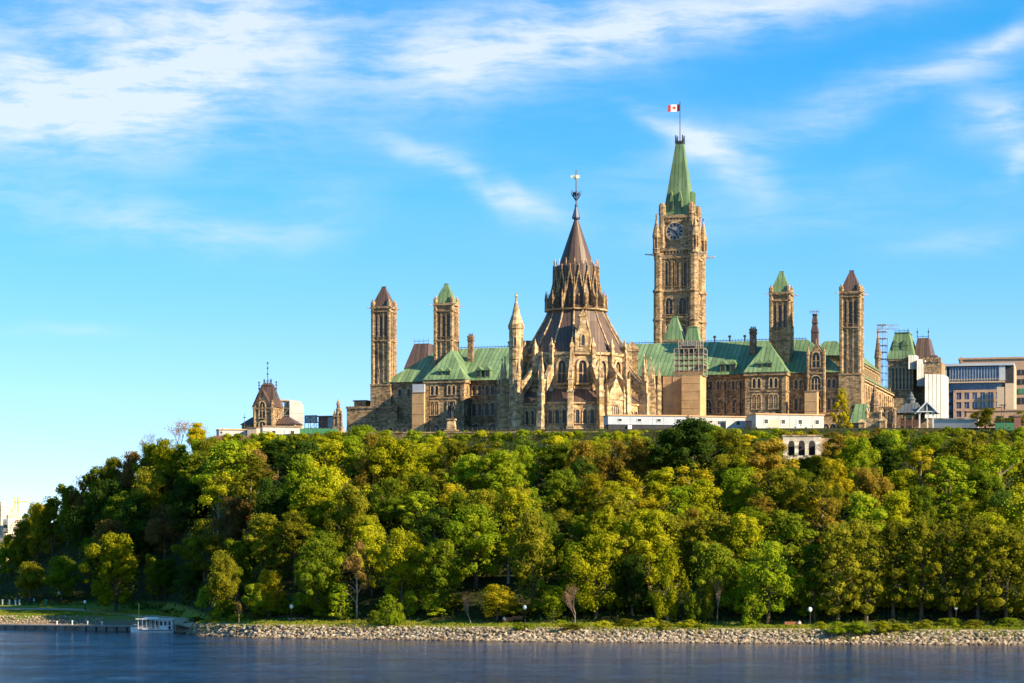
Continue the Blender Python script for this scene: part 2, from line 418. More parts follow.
def dormer(u, v, z0, parent, w=1.5, h=1.9, d=3.2):
    b = MB(); b.box(u-w/2, u+w/2, v, v+d, z0, z0+h, 0)
    b.prism([(u-w/2-.2, v-.2, z0+h), (u+w/2+.2, v-.2, z0+h), (u, v-.2, z0+h+w*.75)], (0, d, 0), 0)
    b.box(u-w*.3, u+w*.3, v-.03, v+.1, z0+.3, z0+h-.15, 1)
    return b.build('dormer', [M['copper'], M['glass']], parent)
for px in (478.5, 487.5, 704, 723, 733): dormer(cb.U(px, -71.2), -71.2, 18.2, T)
for px in (477, 490): 
    u = cb.U(px, -71)
    for du in (-.75, .75): window(T, (u+du, -71, 13.6), .95, 2.5)
    for du in (-.8, .8): window(T, (u+du, -71, 8.2), 1.0, 3.3)
for px in (476, 493): window(T, (cb.U(px, -71), -71, 2.2), 2.2, 3.8, 2)
for px in (707, 721.7, 737):
    u = cb.U(px, -71)
    for du in (-.95, 0, .95): window(T, (u+du, -71, 13.6), .7, 2.3)
    window(T, (u, -71, 7.6), 2.3, 3.6, 3)
for px in (400, 409): window(T, (cb.U(px, -71), -71, 13.7), .9, 2)
# pavilions with pyramid roofs
def pavilion(pl, pr, apx, apy, dpx, wins):
    u0, u1 = cb.U(pl, -76), cb.U(pr, -76); v0, v1 = -76.2, -70.6
    b = MB(); b.box(u0, u1, v0, v1, -6, 17.3)
    for z0, z1, d in ((6.6, 7.0, .15), (12.5, 12.85, .15), (16.6, 17.45, .4)): b.box(u0-d, u1+d, v0-d, v1, z0, z1)
    for u in (u0+.5, u1-.5): b.frus(u-.6, u+.6, v0-.5, v0+.4, -6, u-.5, u+.5, v0-.25, v0+.4, 15.9)
    p = b.build('pavilion', M['stone'], T)
    ua = cb.U(apx, -68.5); za = cb.Z(apy, ua, -68.5)
    b = MB(); hip(b, u0-.5, u1+.5, v0-.6, -62, 17.47, ua-.15, ua+.15, -68.5, -62.2, za)
    r_ = b.build('pavilion_roof', M['copper'], T)
    for px in dpx: dormer(cb.U(px, -75.6), -75.6, 18.4, T, 1.3, 1.3, 3)
    for px in wins:
        u = cb.U(px, v0)
        for du in (-.62, .62):
            window(p, (u+du, v0, 13.5), .8, 2.4); window(p, (u+du, v0, 8.2), .9, 3.6, 2)
    for f in (.3, .72): window(p, (u0+(u1-u0)*f, v0, 2.2), 1.7, 3.4, 2)
    for z_ in (13.5, 8.2, 3): window(p, (u1, (v0+v1)/2-.6, z_), .9, 2.6, 1, True, R(90))
pavilion(425.2, 464.5, 451.5, 350, (440, 448), (434.5, 451.5))
pavilion(745.5, 786, 768, 341.5, (760, 769.5), (756.5, 773.5))
# slim ventilation towers
def slim_tower(pl, vf, hw, roofm, zt, tip, base=0):
    uc = cb.U(pl, vf)+hw; vc = vf+hw
    b = MB(); b.box(uc-hw+.25, uc+hw-.25, vc-hw+.25, vc+hw-.25, base, zt-.6)
    b.box(uc-hw-.18, uc+hw+.18, vc-hw-.18, vc+hw+.18, base, 16.6)
    for z0, z1, d in ((16.6, 17.0, .32), (28.4, 28.7, .12), (36.2, 36.5, .14), (zt-1.1, zt-.5, .2)): b.box(uc-hw-d, uc+hw+d, vc-hw-d, vc+hw+d, z0, z1)
    for sx in (-1, 1):
        for sy in (-1, 1):
            cx, cy = uc+sx*(hw-.42), vc+sy*(hw-.42)
            b.ring(cx, cy, [(.58, 17), (.58, zt-.3), (.66, zt-.2), (.62, zt+.7), (.4, zt+.8), (.05, zt+1.6)], 8, R(22.5))
    for sx in (-.75, .75): b.box(uc+sx-.16, uc+sx+.16, vc-hw+.02, vc-hw+.4, 17, 36.2); b.box(uc+hw-.4, uc+hw-.02, vc+sx-.16, vc+sx+.16, 17, 36.2)
    t_ = b.build('tower', M['stone'], T)
    b = MB(); r0 = hw-.12
    b.frus(uc-r0, uc+r0, vc-r0, vc+r0, zt-.5, uc-r0*.6, uc+r0*.6, vc-r0*.6, vc+r0*.6, zt+2.2)
    b.frus(uc-r0*.6, uc+r0*.6, vc-r0*.6, vc+r0*.6, zt+2.2, uc-.5, uc+.5, vc-.35, vc+.35, tip)
    b.box(uc-.6, uc+.6, vc-.12, vc+.12, tip, tip+.35)
    b.build('tower_roof', M[roofm], t_)
    for dx in (-1.15, 0, 1.15):
        window(t_, (uc+dx, vc-hw+.25, 29.6), .8, 5.6, 1, True, t=.12, mats=('stone', 'glass')); window(t_, (uc+hw-.25, vc+dx, 29.6), .8, 5.6, 1, True, R(90), t=.12, mats=('stone', 'glass'))
        if abs(dx) > .5: window(t_, (uc+dx*.55, vc-hw+.25, 18.6), .4, 2.4, 1, True, t=.1)
    g = MB()
    for sx in (-1, 1):
        for sy in (-1, 1): g.tube([(uc+sx*hw, vc+sy*hw, zt-1), (uc+sx*(hw+1.1), vc+sy*(hw+.5), zt-.8)], [.15, .09], 5)
    g.build('gargoyle', M['stone_pale'], t_)
    return t_
slim_tower(371.2, -72, 2.65, 'brown_copper_light', 38.2, 42.9, -6)
slim_tower(839.6, -72, 2.65, 'brown_copper_light', 38.2, 42.9, -6)
slim_tower(433.8, -68, 2.65, 'copper', 39.0, 43.6)
slim_tower(769.4, -68, 2.65, 'copper', 39.0, 43.8)
# chimneys, turrets and the roofs that show behind
def chimney(pl, v, w, d, py):
    u = cb.U(pl, v); zt = cb.Z(py, u, v)
    b = MB(); b.box(u, u+w, v, v+d, 20, zt-.9); b.box(u-.15, u+w+.15, v-.15, v+d+.15, zt-1.6, zt-1.2); b.box(u-.12, u+w+.12, v-.12, v+d+.12, zt-.9, zt-.3)
    for i in range(3): b.ring(u+w*(i+.5)/3, v+d/2, [(.2, zt-.3), (.17, zt+.3)], 6)
    b.build('chimney', M['stone_dark'], T)
chimney(467.6, -64, 1.35, 1.6, 334.5); chimney(749.6, -64, 1.5, 1.8, 327.5); chimney(798, -52, 1.0, 1.2, 341)
b = MB(); u0, u1, ut = cb.U(404, -8), cb.U(427, -8), cb.U(411, -8); z0, z1 = cb.Z(368, u0, -8), cb.Z(343, u0, -8)
b.frus(u0, u1, -8, 2, z0, ut, u1-.5, -5, 0, z1)
mr = b.build('mansard_roof', M['brown_copper_light'], T)
cresting(mr, [(ut, -5, z1), (u1-.5, -5, z1)], 1.6, 1.4)
b = MB(); b.box(u0, u1, -7.9, 2, 10, z0); b.build('wall', M['stone'], T)
uc = cb.U(815, -25); zq = lambda y: cb.Z(y, uc, -25)
b = MB(); b.ring(uc, -25, [(1.5, 20), (1.3, zq(333)), (1.45, zq(332.5)), (.85, zq(324)), (1.15, zq(323.5)), (1.0, zq(321)), (.75, zq(316)), (1.0, zq(315)), (.9, zq(314))], 4, R(45))
cu = b.build('cupola', M['brown_copper'], T); cresting(cu, [(uc-1.2, -26, zq(314)), (uc+1.2, -26, zq(314))], 1.1, .5)
for px, y0, y1, w, vv in ((675, 340.5, 317.5, 5.2, -40), (693.5, 342, 328, 3.6, -40)):
    u = cb.U(px, vv); z0, z1 = cb.Z(y0, u, vv), cb.Z(y1, u, vv)
    b = MB(); b.box(u-w/2, u+w/2, vv-w/2, vv+w/2, 20, z0); b.box(u-w/2-.2, u+w/2+.2, vv-w/2-.2, vv+w/2+.2, z0-.6, z0-.02); tb = b.build('roof_turret', M['stone'], T)
    b = MB(); f = .12 if w > 4 else .34
    b.frus(u-w/2-.15, u+w/2+.15, vv-w/2-.15, vv+w/2+.15, z0, u-w*f, u+w*f, vv-w*f, vv+w*f, z1); b.box(u-w*f-.1, u+w*f+.1, vv-w*f-.1, vv+w*f+.1, z1+.002, z1+.3)
    b.build('turret_roof', M['copper'], tb)
# stone gable on the recessed west bay
u0, u1 = cb.U(808, -72.4), cb.U(824, -72.4); um = (u0+u1)/2
zg, zs = cb.Z(343.5, um, -72.4), cb.Z(355, um, -72.4)
b = MB(); b.box(u0, u1, -72.4, -66, -6, zs)
b.prism([(u0, -72.4, zs), (u1, -72.4, zs), (um, -72.4, zg)], (0, 5, 0))
for u in (u0, u1): b.ring(u, -72.3, [(.45, -6), (.4, zs), (.55, zs+.1), (.05, zs+2.2)], 6)
b.ring(um, -72.3, [(.2, zg-.1), (.25, zg+.4), (.03, zg+1.4)], 6)
for z_ in (6.7, 12.6, 17.0): b.box(u0-.1, u1+.1, -72.6, -72, z_, z_+.4)
gb = b.build('gable_bay', M['stone'], T)
window(gb, (um, -72.4, zs-3.2), 1.9, 3.9, 2); window(gb, (um, -72.4, 12.9), 2.4, 3.6, 3); window(gb, (um, -72.4, 8), 2.2, 3.2, 3)
for px in (796, 801, 829, 834):
    u = cb.U(px, -71); window(T, (u, -71, 13.5), .8, 2.3); window(T, (u, -71, 8), .8, 3)
# west side: aisle, clerestory and stepped roofs
b = MB(); b.box(57.95, 61.4, -66.5, -6, -6, 15.9)
for k in range(15):
    v = -64.5+k*4.1; b.frus(61.2, 62.3, v-.45, v+.45, -6, 61.2, 61.8, v-.4, v+.4, 15.2)
b.box(57.95, 61.9, -66.6, -6, 15.9, 16.4)
aw = b.build('aisle_wall', M['stone_pale'], T)
for k in range(14):
    for z_, h in ((8.2, 5.2), (2, 3.6)): window(aw, (61.4, -62.4+k*4.1, z_), 1.2, h, 1, True, R(90))
b = MB(); b.prism([(57.9, -66.4, 16.4), (62.2, -66.4, 16.4), (57.9, -66.4, 19.2)], (0, 60.2, 0)); b.build('aisle_roof', M['copper'], T)
b = MB(); b.box(48, 57.8, -64, -6.2, 17, 21.8); b.box(48, 58.2, -64.2, -6.1, 21.8, 22.3); cl = b.build('clerestory', M['stone'], T)
for k in range(18): window(cl, (57.8, -62+k*3.05, 19.5), 1.3, 1.9, 2, True, R(90), t=.12)
b = MB(); hip(b, 47.5, 58.5, -64.6, -5.5, 22.32, 51, 54, -58, -10, 26.6); b.build('roof', M['copper'], T)
b = MB(); b.ring(57.5, -7, [(.85, 0), (.8, 26), (1.05, 26.4), (.85, 28), (.1, 33.5)], 8, R(22.5)); b.ring(57.5, -7, [(.15, 33), (.3, 33.6), (.05, 34.4)], 6); b.build('pinnacle', M['stone_dark'], T)
# low eastern annex and low fore-buildings
u0, u1 = cb.U(347.5, -72), cb.U(372, -72)
b = MB(); b.box(u0, -60.5, -72.6, -62, -6, 10.6); b.box(u0-.2, -60.3, -72.8, -61.9, 10.6, 11.2)
b.box(u0+1.5, u0+4.8, -71, -64, 11.2, 12.6)
an = b.build('annex', M['stone'], T)
b = MB(); b.box(u0+1.2, u0+5.1, -71.2, -63.8, 12.62, 12.95); b.build('annex_roof', M['brown_copper'], T)
for px in (361, 376, 390, 402): window(an, (cb.U(px, -72.6), -72.6, 1.6), 2.0, 3.8, 2)
b = MB(); b.box(-61, -51.6, -73.4, -70.9, -6, 7.0); b.box(-61.1, -51.6, -73.6, -70.9, 7.0, 7.4); b.build('annex', M['stone'], T)
b = MB(); u0, u1 = cb.U(790, -74), cb.U(838, -74); b.box(u0, u1, -74.5, -70.9, -6, 6.6); b.box(u0, u1, -74.7, -70.9, 6.6, 7.1); an = b.build('annex', M['stone'], T)
for px in (798, 826, 833): window(an, (cb.U(px, -74.5), -74.5, .6), 1.6, 3.6, 2)
u0, u1 = cb.U(851, -77), cb.U(874, -77); ur = cb.U(858, -74)
b = MB(); b.box(u0, u1, -76.6, -72.1, -6, 4.2); po = b.build('porch', M['stone_dark'], T)
b = MB(); hip(b, u0-.4, u1+.4, -77.2, -71.9, 4.2, u0+.6, ur+2, -73.4, -72, 9.2); b.build('porch_roof', M['copper'], po)
u0, u1 = cb.U(866, -66), cb.U(893, -66)
b = MB(); b.box(63.4, u1, -68, -60, -6, 8.2); b.box(63.3, u1+.2, -68.2, -60, 8.2, 8.7)
for i in range(5): b.box(64.2+i*1.9, 64.7+i*1.9, -68.5, -67.9, -6, 8.0)
an = b.build('annex', M['stone_dark'], T)
for i in range(3): window(an, (66.1+i*1.9, -68, 4.6), .8, 2.6)

# plywood hoardings on the north face
for px0, px1, py, lab in ((412, 424, 393, 'tall narrow plywood enclosure against the wall left of the green pyramid roof'),
                          (804.5, 817, 392, 'tall narrow plywood enclosure against the wall below the ornate stone gable')):
    vv = -77.5; u0, u1 = cb.U(px0, vv), cb.U(px1, vv); zt = cb.Z(py, u0, vv)
    w = cb.world((u0+u1)/2, vv); w.z = 46; h = (u1-u0)/2
    t_ = thing('plywood_enclosure', lab, 'hoarding', w, -cb.a, 'plywood enclosures on the building')
    b = MB(); b.box(-h, h, 0, 2.4, -3, zt)
    for k in range(1, 5): b.box(-h, h, -.05, 0, zt*k/5, zt*k/5+.12)
    b.build('panel', M['beige'], t_)
    b = MB(); b.box(-h-.1, h+.1, -.1, 2.5, zt+.002, zt+.2); b.build('cap', M['plank'], t_)
    if px0 < 500: b = MB(); b.box(-h, h, .4, 2.4, zt+.21, zt+2.3); b.build('upper_panel', M['grey_panel'], t_)

# ------------------------------------------------------------------ clock tower
K = cb.thing('clock_tower', 'very tall stone clock tower with steep green spire and a flag on top', 'tower')
b = MB()
b.box(-5.2, 5.2, -5.2, 5.2, 0, 57.8)
for z0, z1, d in ((29, 29.6, .5), (38.6, 39.2, .5), (46.8, 47.5, .45), (56.2, 56.8, .6)): b.box(-5.2-d, 5.2+d, -5.2-d, 5.2+d, z0, z1)
for sx in (-1, 1):
    for sy in (-1, 1):
        cx, cy = sx*5.05, sy*5.05
        b.ring(cx, cy, [(1.75, 0), (1.75, 29), (1.5, 30.2), (1.5, 46.5), (1.3, 47.6), (1.3, 56.4), (1.5, 57), (1.5, 57.8)], 8, R(22.5))
        for z_ in (30, 38.8, 47): b.ring(cx, cy, [(1.6, z_-.4), (1.85, z_), (1.6, z_+.5)], 8, R(22.5), 0, True)
# mullion strips between belfry lights
for dx in (-3.4, -1.15, 1.15, 3.4):
    for k in (0, 1):
        if k == 0: b.box(dx-.28, dx+.28, -5.62, -5.1, 47.5, 56.2)
        else: b.box(5.1, 5.62, dx-.28, dx+.28, 47.5, 56.2)
b.box(-3.6, -3.0, -5.9, -5.1, 20, 40.5); b.box(3.0, 3.6, -5.9, -5.1, 20, 40.5); b.box(-3.9, 3.9, -5.95, -5.1, 39.3, 39.8)
shaft = b.build('shaft', M['stone'], K)
for dx in (-2.9, -.98, .98, 2.9):
    window(shaft, (dx, -5.2, 48.4), 1.15, 7.0, 1, True, t=.22, proud=.3, mats=('stone', 'glass')); window(shaft, (5.2, dx, 48.4), 1.15, 7.0, 1, True, R(90), t=.22, proud=.3, mats=('stone', 'glass'))
for dx in (-2.0, 2.0):
    window(shaft, (dx, -5.2, 40.4), 2.0, 4.6, 2, True, t=.3, proud=.3, mats=('stone', 'glass')); window(shaft, (5.2, dx, 40.4), 2.0, 4.6, 2, True, R(90), t=.35, proud=.3)
    window(shaft, (dx, -5.2, 34.6), 1.6, 2.6, 2, True, t=.3); window(shaft, (dx, -5.2, 24), 1.8, 6, 2)
b = MB()
b.box(-4.5, 4.5, -4.5, 4.5, 57.8, 68.5)
for z0, z1, d in ((58.4, 59.3, .95), (66.6, 67.2, .3), (67.8, 68.7, .45)): b.box(-4.5-d, 4.5+d, -4.5-d, 4.5+d, z0, z1)
for i in range(9): b.box(-4.0+i*.95, -3.5+i*.95, -5.35, -4.5, 57.6, 58.4); b.box(4.5, 5.35, -4.0+i*.95, -3.5+i*.95, 57.6, 58.4)
for i in range(7): b.box(-3.2+i*.95, -2.7+i*.95, -4.8, -4.5, 67.2, 67.8)
for sx in (-1, 1):
    for sy in (-1, 1):
        b.ring(sx*4.2, sy*4.2, [(.95, 58), (.95, 68.6), (1.1, 69), (1.0, 71.6), (.6, 72.2)], 8, R(22.5))
st = b.build('clock_stage', M['stone'], K)
for rz in (0, 90):
    pos = (-.5, -4.5, 64.0) if rz == 0 else (4.5, .3, 64.0)
    b = MB(); b.ring(0, 0, [(2.75, -.02), (2.75, .3), (2.45, .32), (2.45, .02)], 32, 0, 1, False); b.ring(0, 0, [(2.5, 0), (2.5, .14)], 32, 0, 0)
    for i in range(12):
        a = i*math.pi/6; d = Vector((math.cos(a), math.sin(a), 0)); n_ = Vector((-d.y, d.x, 0))
        w = .15 if i % 3 else .24
        p = [d*1.45-n_*w+Vector((0,0,.142)), d*2.2-n_*w*1.5+Vector((0,0,.142)), d*2.2+n_*w*1.5+Vector((0,0,.142)), d*1.45+n_*w+Vector((0,0,.142))]
        b.prism(p, (0,0,.04), 2)
    b.ring(0, 0, [(1.4, .141), (1.4, .16)], 32, 0, 0); b.ring(0, 0, [(1.5, .141), (1.5, .15)], 32, 0, 2)
    b.ring(0, 0, [(2.3, .1405), (2.3, .1415)], 32, 0, 0)
    dl = b.build('clock_face', [M['dial'], M['stone_pale'], M['black']], K, pos)
    dl.rotation_euler = (R(90), 0, R(rz))
    for ang, ln, w, zo in ((302, 2.0, .16, .21), (143, 1.55, .22, .26)):
        d = Vector((math.sin(R(ang)), math.cos(R(ang)), 0)); n_ = Vector((-d.y, d.x, 0)); o_ = Vector((0, 0, zo))
        h = MB(); h.prism([d*-.4-n_*w+o_, d*ln*.7-n_*w+o_, d*ln+o_, d*ln*.7+n_*w+o_, d*-.4+n_*w+o_], (0,0,.05))
        h.build('clock_hand', M['black'], dl)
b = MB(); b.frus(-4.1, 4.1, -4.1, 4.1, 68.7, -3.5, 3.5, -3.5, 3.5, 72.4); b.frus(-3.5, 3.5, -3.5, 3.5, 72.4, -1.05, 1.05, -1.05, 1.05, 89.6)
sp = b.build('spire', M['copper'], K)
for dx in (-1.5, 1.0):
    h = MB(); h.box(dx-.45, dx+.45, -4.25, -2.5, 70.2, 72.6, 0); h.prism([(dx-.6, -4.35, 72.6), (dx+.6, -4.35, 72.6), (dx, -4.35, 75.6)], (0, 2.2, 0), 0); h.box(dx-.3, dx+.3, -4.28, -4.2, 70.4, 72.5, 1)
    h.build('dormer', [M['copper'], M['glass']], sp)
    h = MB(); h.box(2.5, 4.25, dx-.45, dx+.45, 70.2, 72.6, 0); h.prism([(2.3, dx-.6, 72.6), (2.3, dx+.6, 72.6), (2.3, dx, 75.6)], (2.05, 0, 0), 0)
    h.build('dormer', [M['copper'], M['glass']], sp)
b = MB(); b.box(-1.2, 1.2, -1.2, 1.2, 89.6, 90.3)
for sx in (-1, 1):
    for sy in (-1, 1): b.frus(sx*1.0-.2, sx*1.0+.2, sy*1.0-.2, sy*1.0+.2, 90.3, sx*1.0-.12, sx*1.0+.12, sy*1.0-.12, sy*1.0+.12, 92)
b.build('crown', M['dark_panel'], K)
b = MB(); b.ring(0, 0, [(.13, 90), (.08, 101.2)], 8); b.ring(0, 0, [(.05, 101.2), (.18, 101.3), (.18, 101.5), (.05, 101.6)], 8); b.build('flagpole', M['dark_panel'], K)
for sx in (-1, 1):
    for sy in (-1, 1):
        cx, cy = sx*5.6, sy*5.6
        if (sx, sy) == (-1, 1): pass
        b = MB(); b.ring(cx, cy, [(1.15, 57.8), (1.0, 58.6), (1.15, 59), (1.0, 59.2)], 8, R(22.5))
        for k in range(6): b.tube([(cx+.85*math.cos(k*math.pi/3), cy+.85*math.sin(k*math.pi/3), 59.2), (cx+.85*math.cos(k*math.pi/3), cy+.85*math.sin(k*math.pi/3), 62.2)], .22, 5)
        b.ring(cx, cy, [(.62, 59.2), (.62, 62.2)], 8)
        b.ring(cx, cy, [(1.15, 62.2), (1.2, 62.7), (.85, 64.4), (.16, 68), (.3, 68.4), (.04, 69.3)], 8, R(22.5)); b.build('corner_pinnacle', M['stone'], K)
        g = MB(); g.frus(-.22, .22, -.22, .22, 0, -.16, .16, -.16, .16, 2.6)
        go = g.build('gargoyle', M['stone_white'], K, (cx+sx*.8, cy, 57.4)); go.rotation_euler = (0, R(84*sx), 0)
# the flag: red bars, white field and a red leaf, waving from the pole
fx = lambda s_: -.1-s_*3.2
fy = lambda s_: -.1+.28*math.sin(s_*5.2)-.5*s_
def flag_patch(pts, m, off):
    vs = [(fx(s_), fy(s_)+off, 99.0+t_*1.95-.25*s_) for s_, t_ in pts]
    return vs, [tuple(range(len(pts)))], m
b = MB()
for k in range(16):
    s0, s1 = k/16, (k+1)/16; m = 0 if (s1 <= .25 or s0 >= .75) else 1
    for off in (-.012, .012): b.add(*flag_patch([(s0, 0), (s1, 0), (s1, 1), (s0, 1)], m, off))
leaf = [(0,-.46),(.02,-.2),(.24,-.24),(.21,-.14),(.42,.03),(.37,.07),(.41,.2),(.28,.18),(.25,.24),(.14,.12),(.17,.38),(.09,.34),(0,.48)]
leaf = leaf+[(-x_, z_) for x_, z_ in reversed(leaf[1:-1])]
for off in (-.03, .03): b.add(*flag_patch([(.5+x_*.42, .5+z_*.82) for x_, z_ in leaf], 0, off))
b.build('flag', [M['red'], M['flag_white']], K)

# ------------------------------------------------------------------ round library
LX, LY = 15.6, 612.0
B = thing('round_library', 'round stone library with flying buttresses and a tall conical brown roof', 'library', (LX, LY, 46))
TH = [R(-90-5.7+22.5*k) for k in range(16)]
PH = TH[0]
def pol(r, k, z_=0): a = PH+k*R(22.5); return Vector((r*math.cos(a), r*math.sin(a), z_))
N16 = 16
b = MB(); b.ring(0, 0, [(17.3, -4), (17.3, .8), (16.9, 1.1), (16.9, 6.5), (17.3, 6.7), (17.3, 7.2)], N16, PH); amb = b.build('aisle_wall', M['stone_pale'], B)
b = MB(); b.ring(0, 0, [(17.5, 7.22), (12.6, 10.6)], N16, PH); b.build('aisle_roof', M['brown_copper'], B)
b = MB(); b.ring(0, 0, [(12.9, 0), (12.9, 10.9), (12.6, 11.2), (12.6, 18.4), (13.1, 18.7), (13.2, 19.3), (12.6, 19.4)], N16, PH)
for k in range(16):
    # paired blind arch ribs beside each drum corner
    a = PH+k*R(22.5); d = Vector((math.cos(a), math.sin(a), 0)); n_ = Vector((-d.y, d.x, 0))
    p = [d*12.2-n_*.5, d*13.5-n_*.42, d*13.5+n_*.42, d*12.2+n_*.5]
    b.prism([v_+Vector((0,0,9)) for v_ in p], (0, 0, 11.0))
drum = b.build('drum', M['stone_pale'], B)
for k in range(16):
    a = PH+(k+.5)*R(22.5); d = Vector((math.cos(a), math.sin(a), 0)); rz = a+math.pi/2
    if d.y < .35:
        window(drum, d*12.36+Vector((0,0,11.9)), 1.9, 5.4, 2, True, rz, t=.5, proud=.45)
        for dx in (-1.75, 0, 1.75):
            n_ = Vector((-d.y, d.x, 0)); window(amb, d*16.58+n_*dx+Vector((0,0,2.0)), .95, 3.3, 1, True, rz, t=.22, proud=.25)
# piers and flyers: each buttress is one part
for k in range(16):
    a = PH+k*R(22.5); d = Vector((math.cos(a), math.sin(a), 0)); n_ = Vector((-d.y, d.x, 0)); up = Vector((0, 0, 1))
    def blk(b_, r0, r1, w, z0, z1, R0=None, R1=None, w2=None):
        R0 = r0 if R0 is None else R0; R1 = r1 if R1 is None else R1; w2 = w if w2 is None else w2
        vs = [d*r0-n_*w+up*z0, d*r1-n_*w+up*z0, d*r1+n_*w+up*z0, d*r0+n_*w+up*z0, d*R0-n_*w2+up*z1, d*R1-n_*w2+up*z1, d*R1+n_*w2+up*z1, d*R0+n_*w2+up*z1]
        b_.add(vs, [(0,3,2,1),(4,5,6,7),(0,1,5,4),(1,2,6,5),(2,3,7,6),(3,0,4,7)])
    b = MB()
    blk(b, 16.8, 20.2, .85, -4, 1.2); blk(b, 17.0, 19.7, .66, 1.2, 4.6, 17.0, 19.5); blk(b, 17.0, 19.3, .6, 4.6, 9.6); blk(b, 17.2, 19.0, .5, 9.6, 12.4)
    blk(b, 17.0, 19.4, .72, 9.3, 9.7); blk(b, 17.1, 19.1, .62, 12.2, 12.6)
    c = d*18.1
    b.ring(c.x, c.y, [(.58, 12.4), (.5, 14.2), (.64, 14.4), (.05, 18.6)], 4, a+R(45)); b.ring(c.x, c.y, [(.1, 18.2), (.22, 18.6), (.04, 19.1)], 5)
    for s_ in (-1, 1): q_ = d*18.9+n_*s_*.45; b.ring(q_.x, q_.y, [(.22, 12.4), (.22, 13.4), (.02, 14.8)], 4, a)
    # flyer
    for s_ in (0,):
        p = [d*12.6+up*15.4, d*12.6+up*17.0, d*18.0+up*10.6, d*18.0+up*8.9, d*16.4+up*9.6, d*14.6+up*11.4, d*13.3+up*13.2]
        b.prism([v_-n_*.38 for v_ in p], n_*.76)
        p = [d*12.6+up*17.0, d*12.6+up*17.35, d*18.2+up*10.9, d*18.2+up*10.55]
        b.prism([v_-n_*.52 for v_ in p], n_*1.04)
    b.build('flying_buttress', M['stone_pale'], B)
# pinnacles round the drum cornice
for k in range(16):
    c = pol(13.0, k); b = MB(); a = PH+k*R(22.5)
    b.ring(c.x, c.y, [(.6, 19.3), (.5, 20.3), (.72, 20.45), (.7, 21.0), (.35, 21.5), (.06, 22.8)], 4, a+R(45)); b.build('drum_pinnacle', M['stone_pale'], B)
b = MB(); b.ring(0, 0, [(12.7, 19.42), (10.4, 23.4), (8.2, 27.2), (6.6, 30.6)], N16, PH); rf = b.build('main_roof', M['brown_copper'], B)
b = MB()
for k in range(16): b.tube([pol(12.75, k, 19.5), pol(10.45, k, 23.5), pol(8.25, k, 27.3), pol(6.65, k, 30.7)], .2, 5)
b.build('roof_rib', M['stone_pale'], rf)
# stone gablet on the roof
for k in (0.5,):
    a = PH+k*R(22.5); rz = a+math.pi/2; d = Vector((math.cos(a), math.sin(a), 0))
    b = MB(); b.frus(-1.75, 1.75, -.7, 3, 0, -1.35, 1.35, -.7, 3, 4.6); b.frus(-1.35, 1.35, -.7, 3, 4.6, -.7, .7, -.7, 2.5, 6.6); b.box(-.75, .75, -.72, 2, 6.6, 8.4); b.box(-.95, .95, -.85, 1.6, 8.4, 8.8)
    b.prism([(-.8, -.75, 8.8), (.8, -.75, 8.8), (0, -.75, 10.0)], (0, 1.6, 0))
    for s_ in (-1, 1): b.ring(s_*1.7, -.5, [(.3, 0), (.28, 4), (.03, 5.4)], 6)
    gd = b.build('roof_gable', M['stone_pale'], B, d*12.4+Vector((0,0,19.3)), rz)
    window(gd, (0, -.7, 1.4), .8, 2.6, 1)
# lantern
b = MB(); b.ring(0, 0, [(6.7, 30.6), (6.9, 31.0), (6.4, 31.2), (5.5, 31.3), (5.2, 37)], N16, PH); ln = b.build('lantern', M['brown_copper'], B)
b = MB(); b.ring(0, 0, [(5.0, 36), (5.35, 36.6), (5.45, 41.0), (4.3, 41.4)], N16, PH); b.build('lantern_roof', M['brown_copper'], B)
for k in range(16):
    a = PH+(k+.5)*R(22.5); rz = a+math.pi/2; d = Vector((math.cos(a), math.sin(a), 0))
    b = MB()
    for s_ in (-1, 1):
        b.prism([(s_*1.12, -.15, 4.0), (s_*.84, -.15, 3.6), (s_*-.03, -.15, 8.5), (s_*.03, -.15, 9.4)], (0, .4, 0))
        b.box(s_*1.03-.08, s_*1.03+.08, -.2, .3, 0, 4.4); b.box(s_*.06-.06, s_*.06+.06, -.1, .2, .3, 3.0)
    b.box(-1.1, 1.1, -.3, .4, -.2, .25)
    b.ring(0, 0, [(.08, 9.2), (.2, 9.7), (.03, 10.4)], 5)
    b.build('lantern_gable', M['stone'], ln, d*5.6+Vector((0,0,31.0)), rz)
for k in range(16):
    a = PH+k*R(22.5); d = Vector((math.cos(a), math.sin(a), 0)); n_ = Vector((-d.y, d.x, 0)); up = Vector((0,0,1))
    b = MB(); p = [d*5.6+up*31, d*7.6+up*31, d*7.6+up*31.8, d*6.4+up*34.6, d*5.5+up*38.2]
    b.prism([v_-n_*.10 for v_ in p], n_*.20)
    c = d*7.5; b.ring(c.x, c.y, [(.24, 30.2), (.18, 32.6), (.28, 32.8), (.2, 33.6), (.03, 35.0)], 6)
    b.build('lantern_buttress', M['stone'], ln)
b = MB(); b.ring(0, 0, [(6.6, 29.9), (7.7, 30.1), (7.8, 30.4), (6.6, 30.5)], N16, PH); b.build('gallery', M['stone_pale'], ln)
b = MB(); b.ring(0, 0, [(4.45, 41.2), (4.0, 42.2), (2.2, 47.5), (.35, 52.9)], N16, PH); b.build('cone_roof', M['brown_copper_light'], B)
b = MB()
for k in range(16): c = pol(5.4, k); b.ring(c.x, c.y, [(.07, 41), (.15, 41.9), (.04, 42.8)], 5)
b.build('roof_cresting', M['stone_pale'], B)
b = MB(); b.ring(0, 0, [(.9, 52.6), (1.05, 53.0), (.7, 54.2), (.35, 55.5), (.4, 56), (.16, 56.4), (.2, 58), (.9, 58.9), (.9, 59.1), (.15, 59.4), (.12, 64.6)], 8)
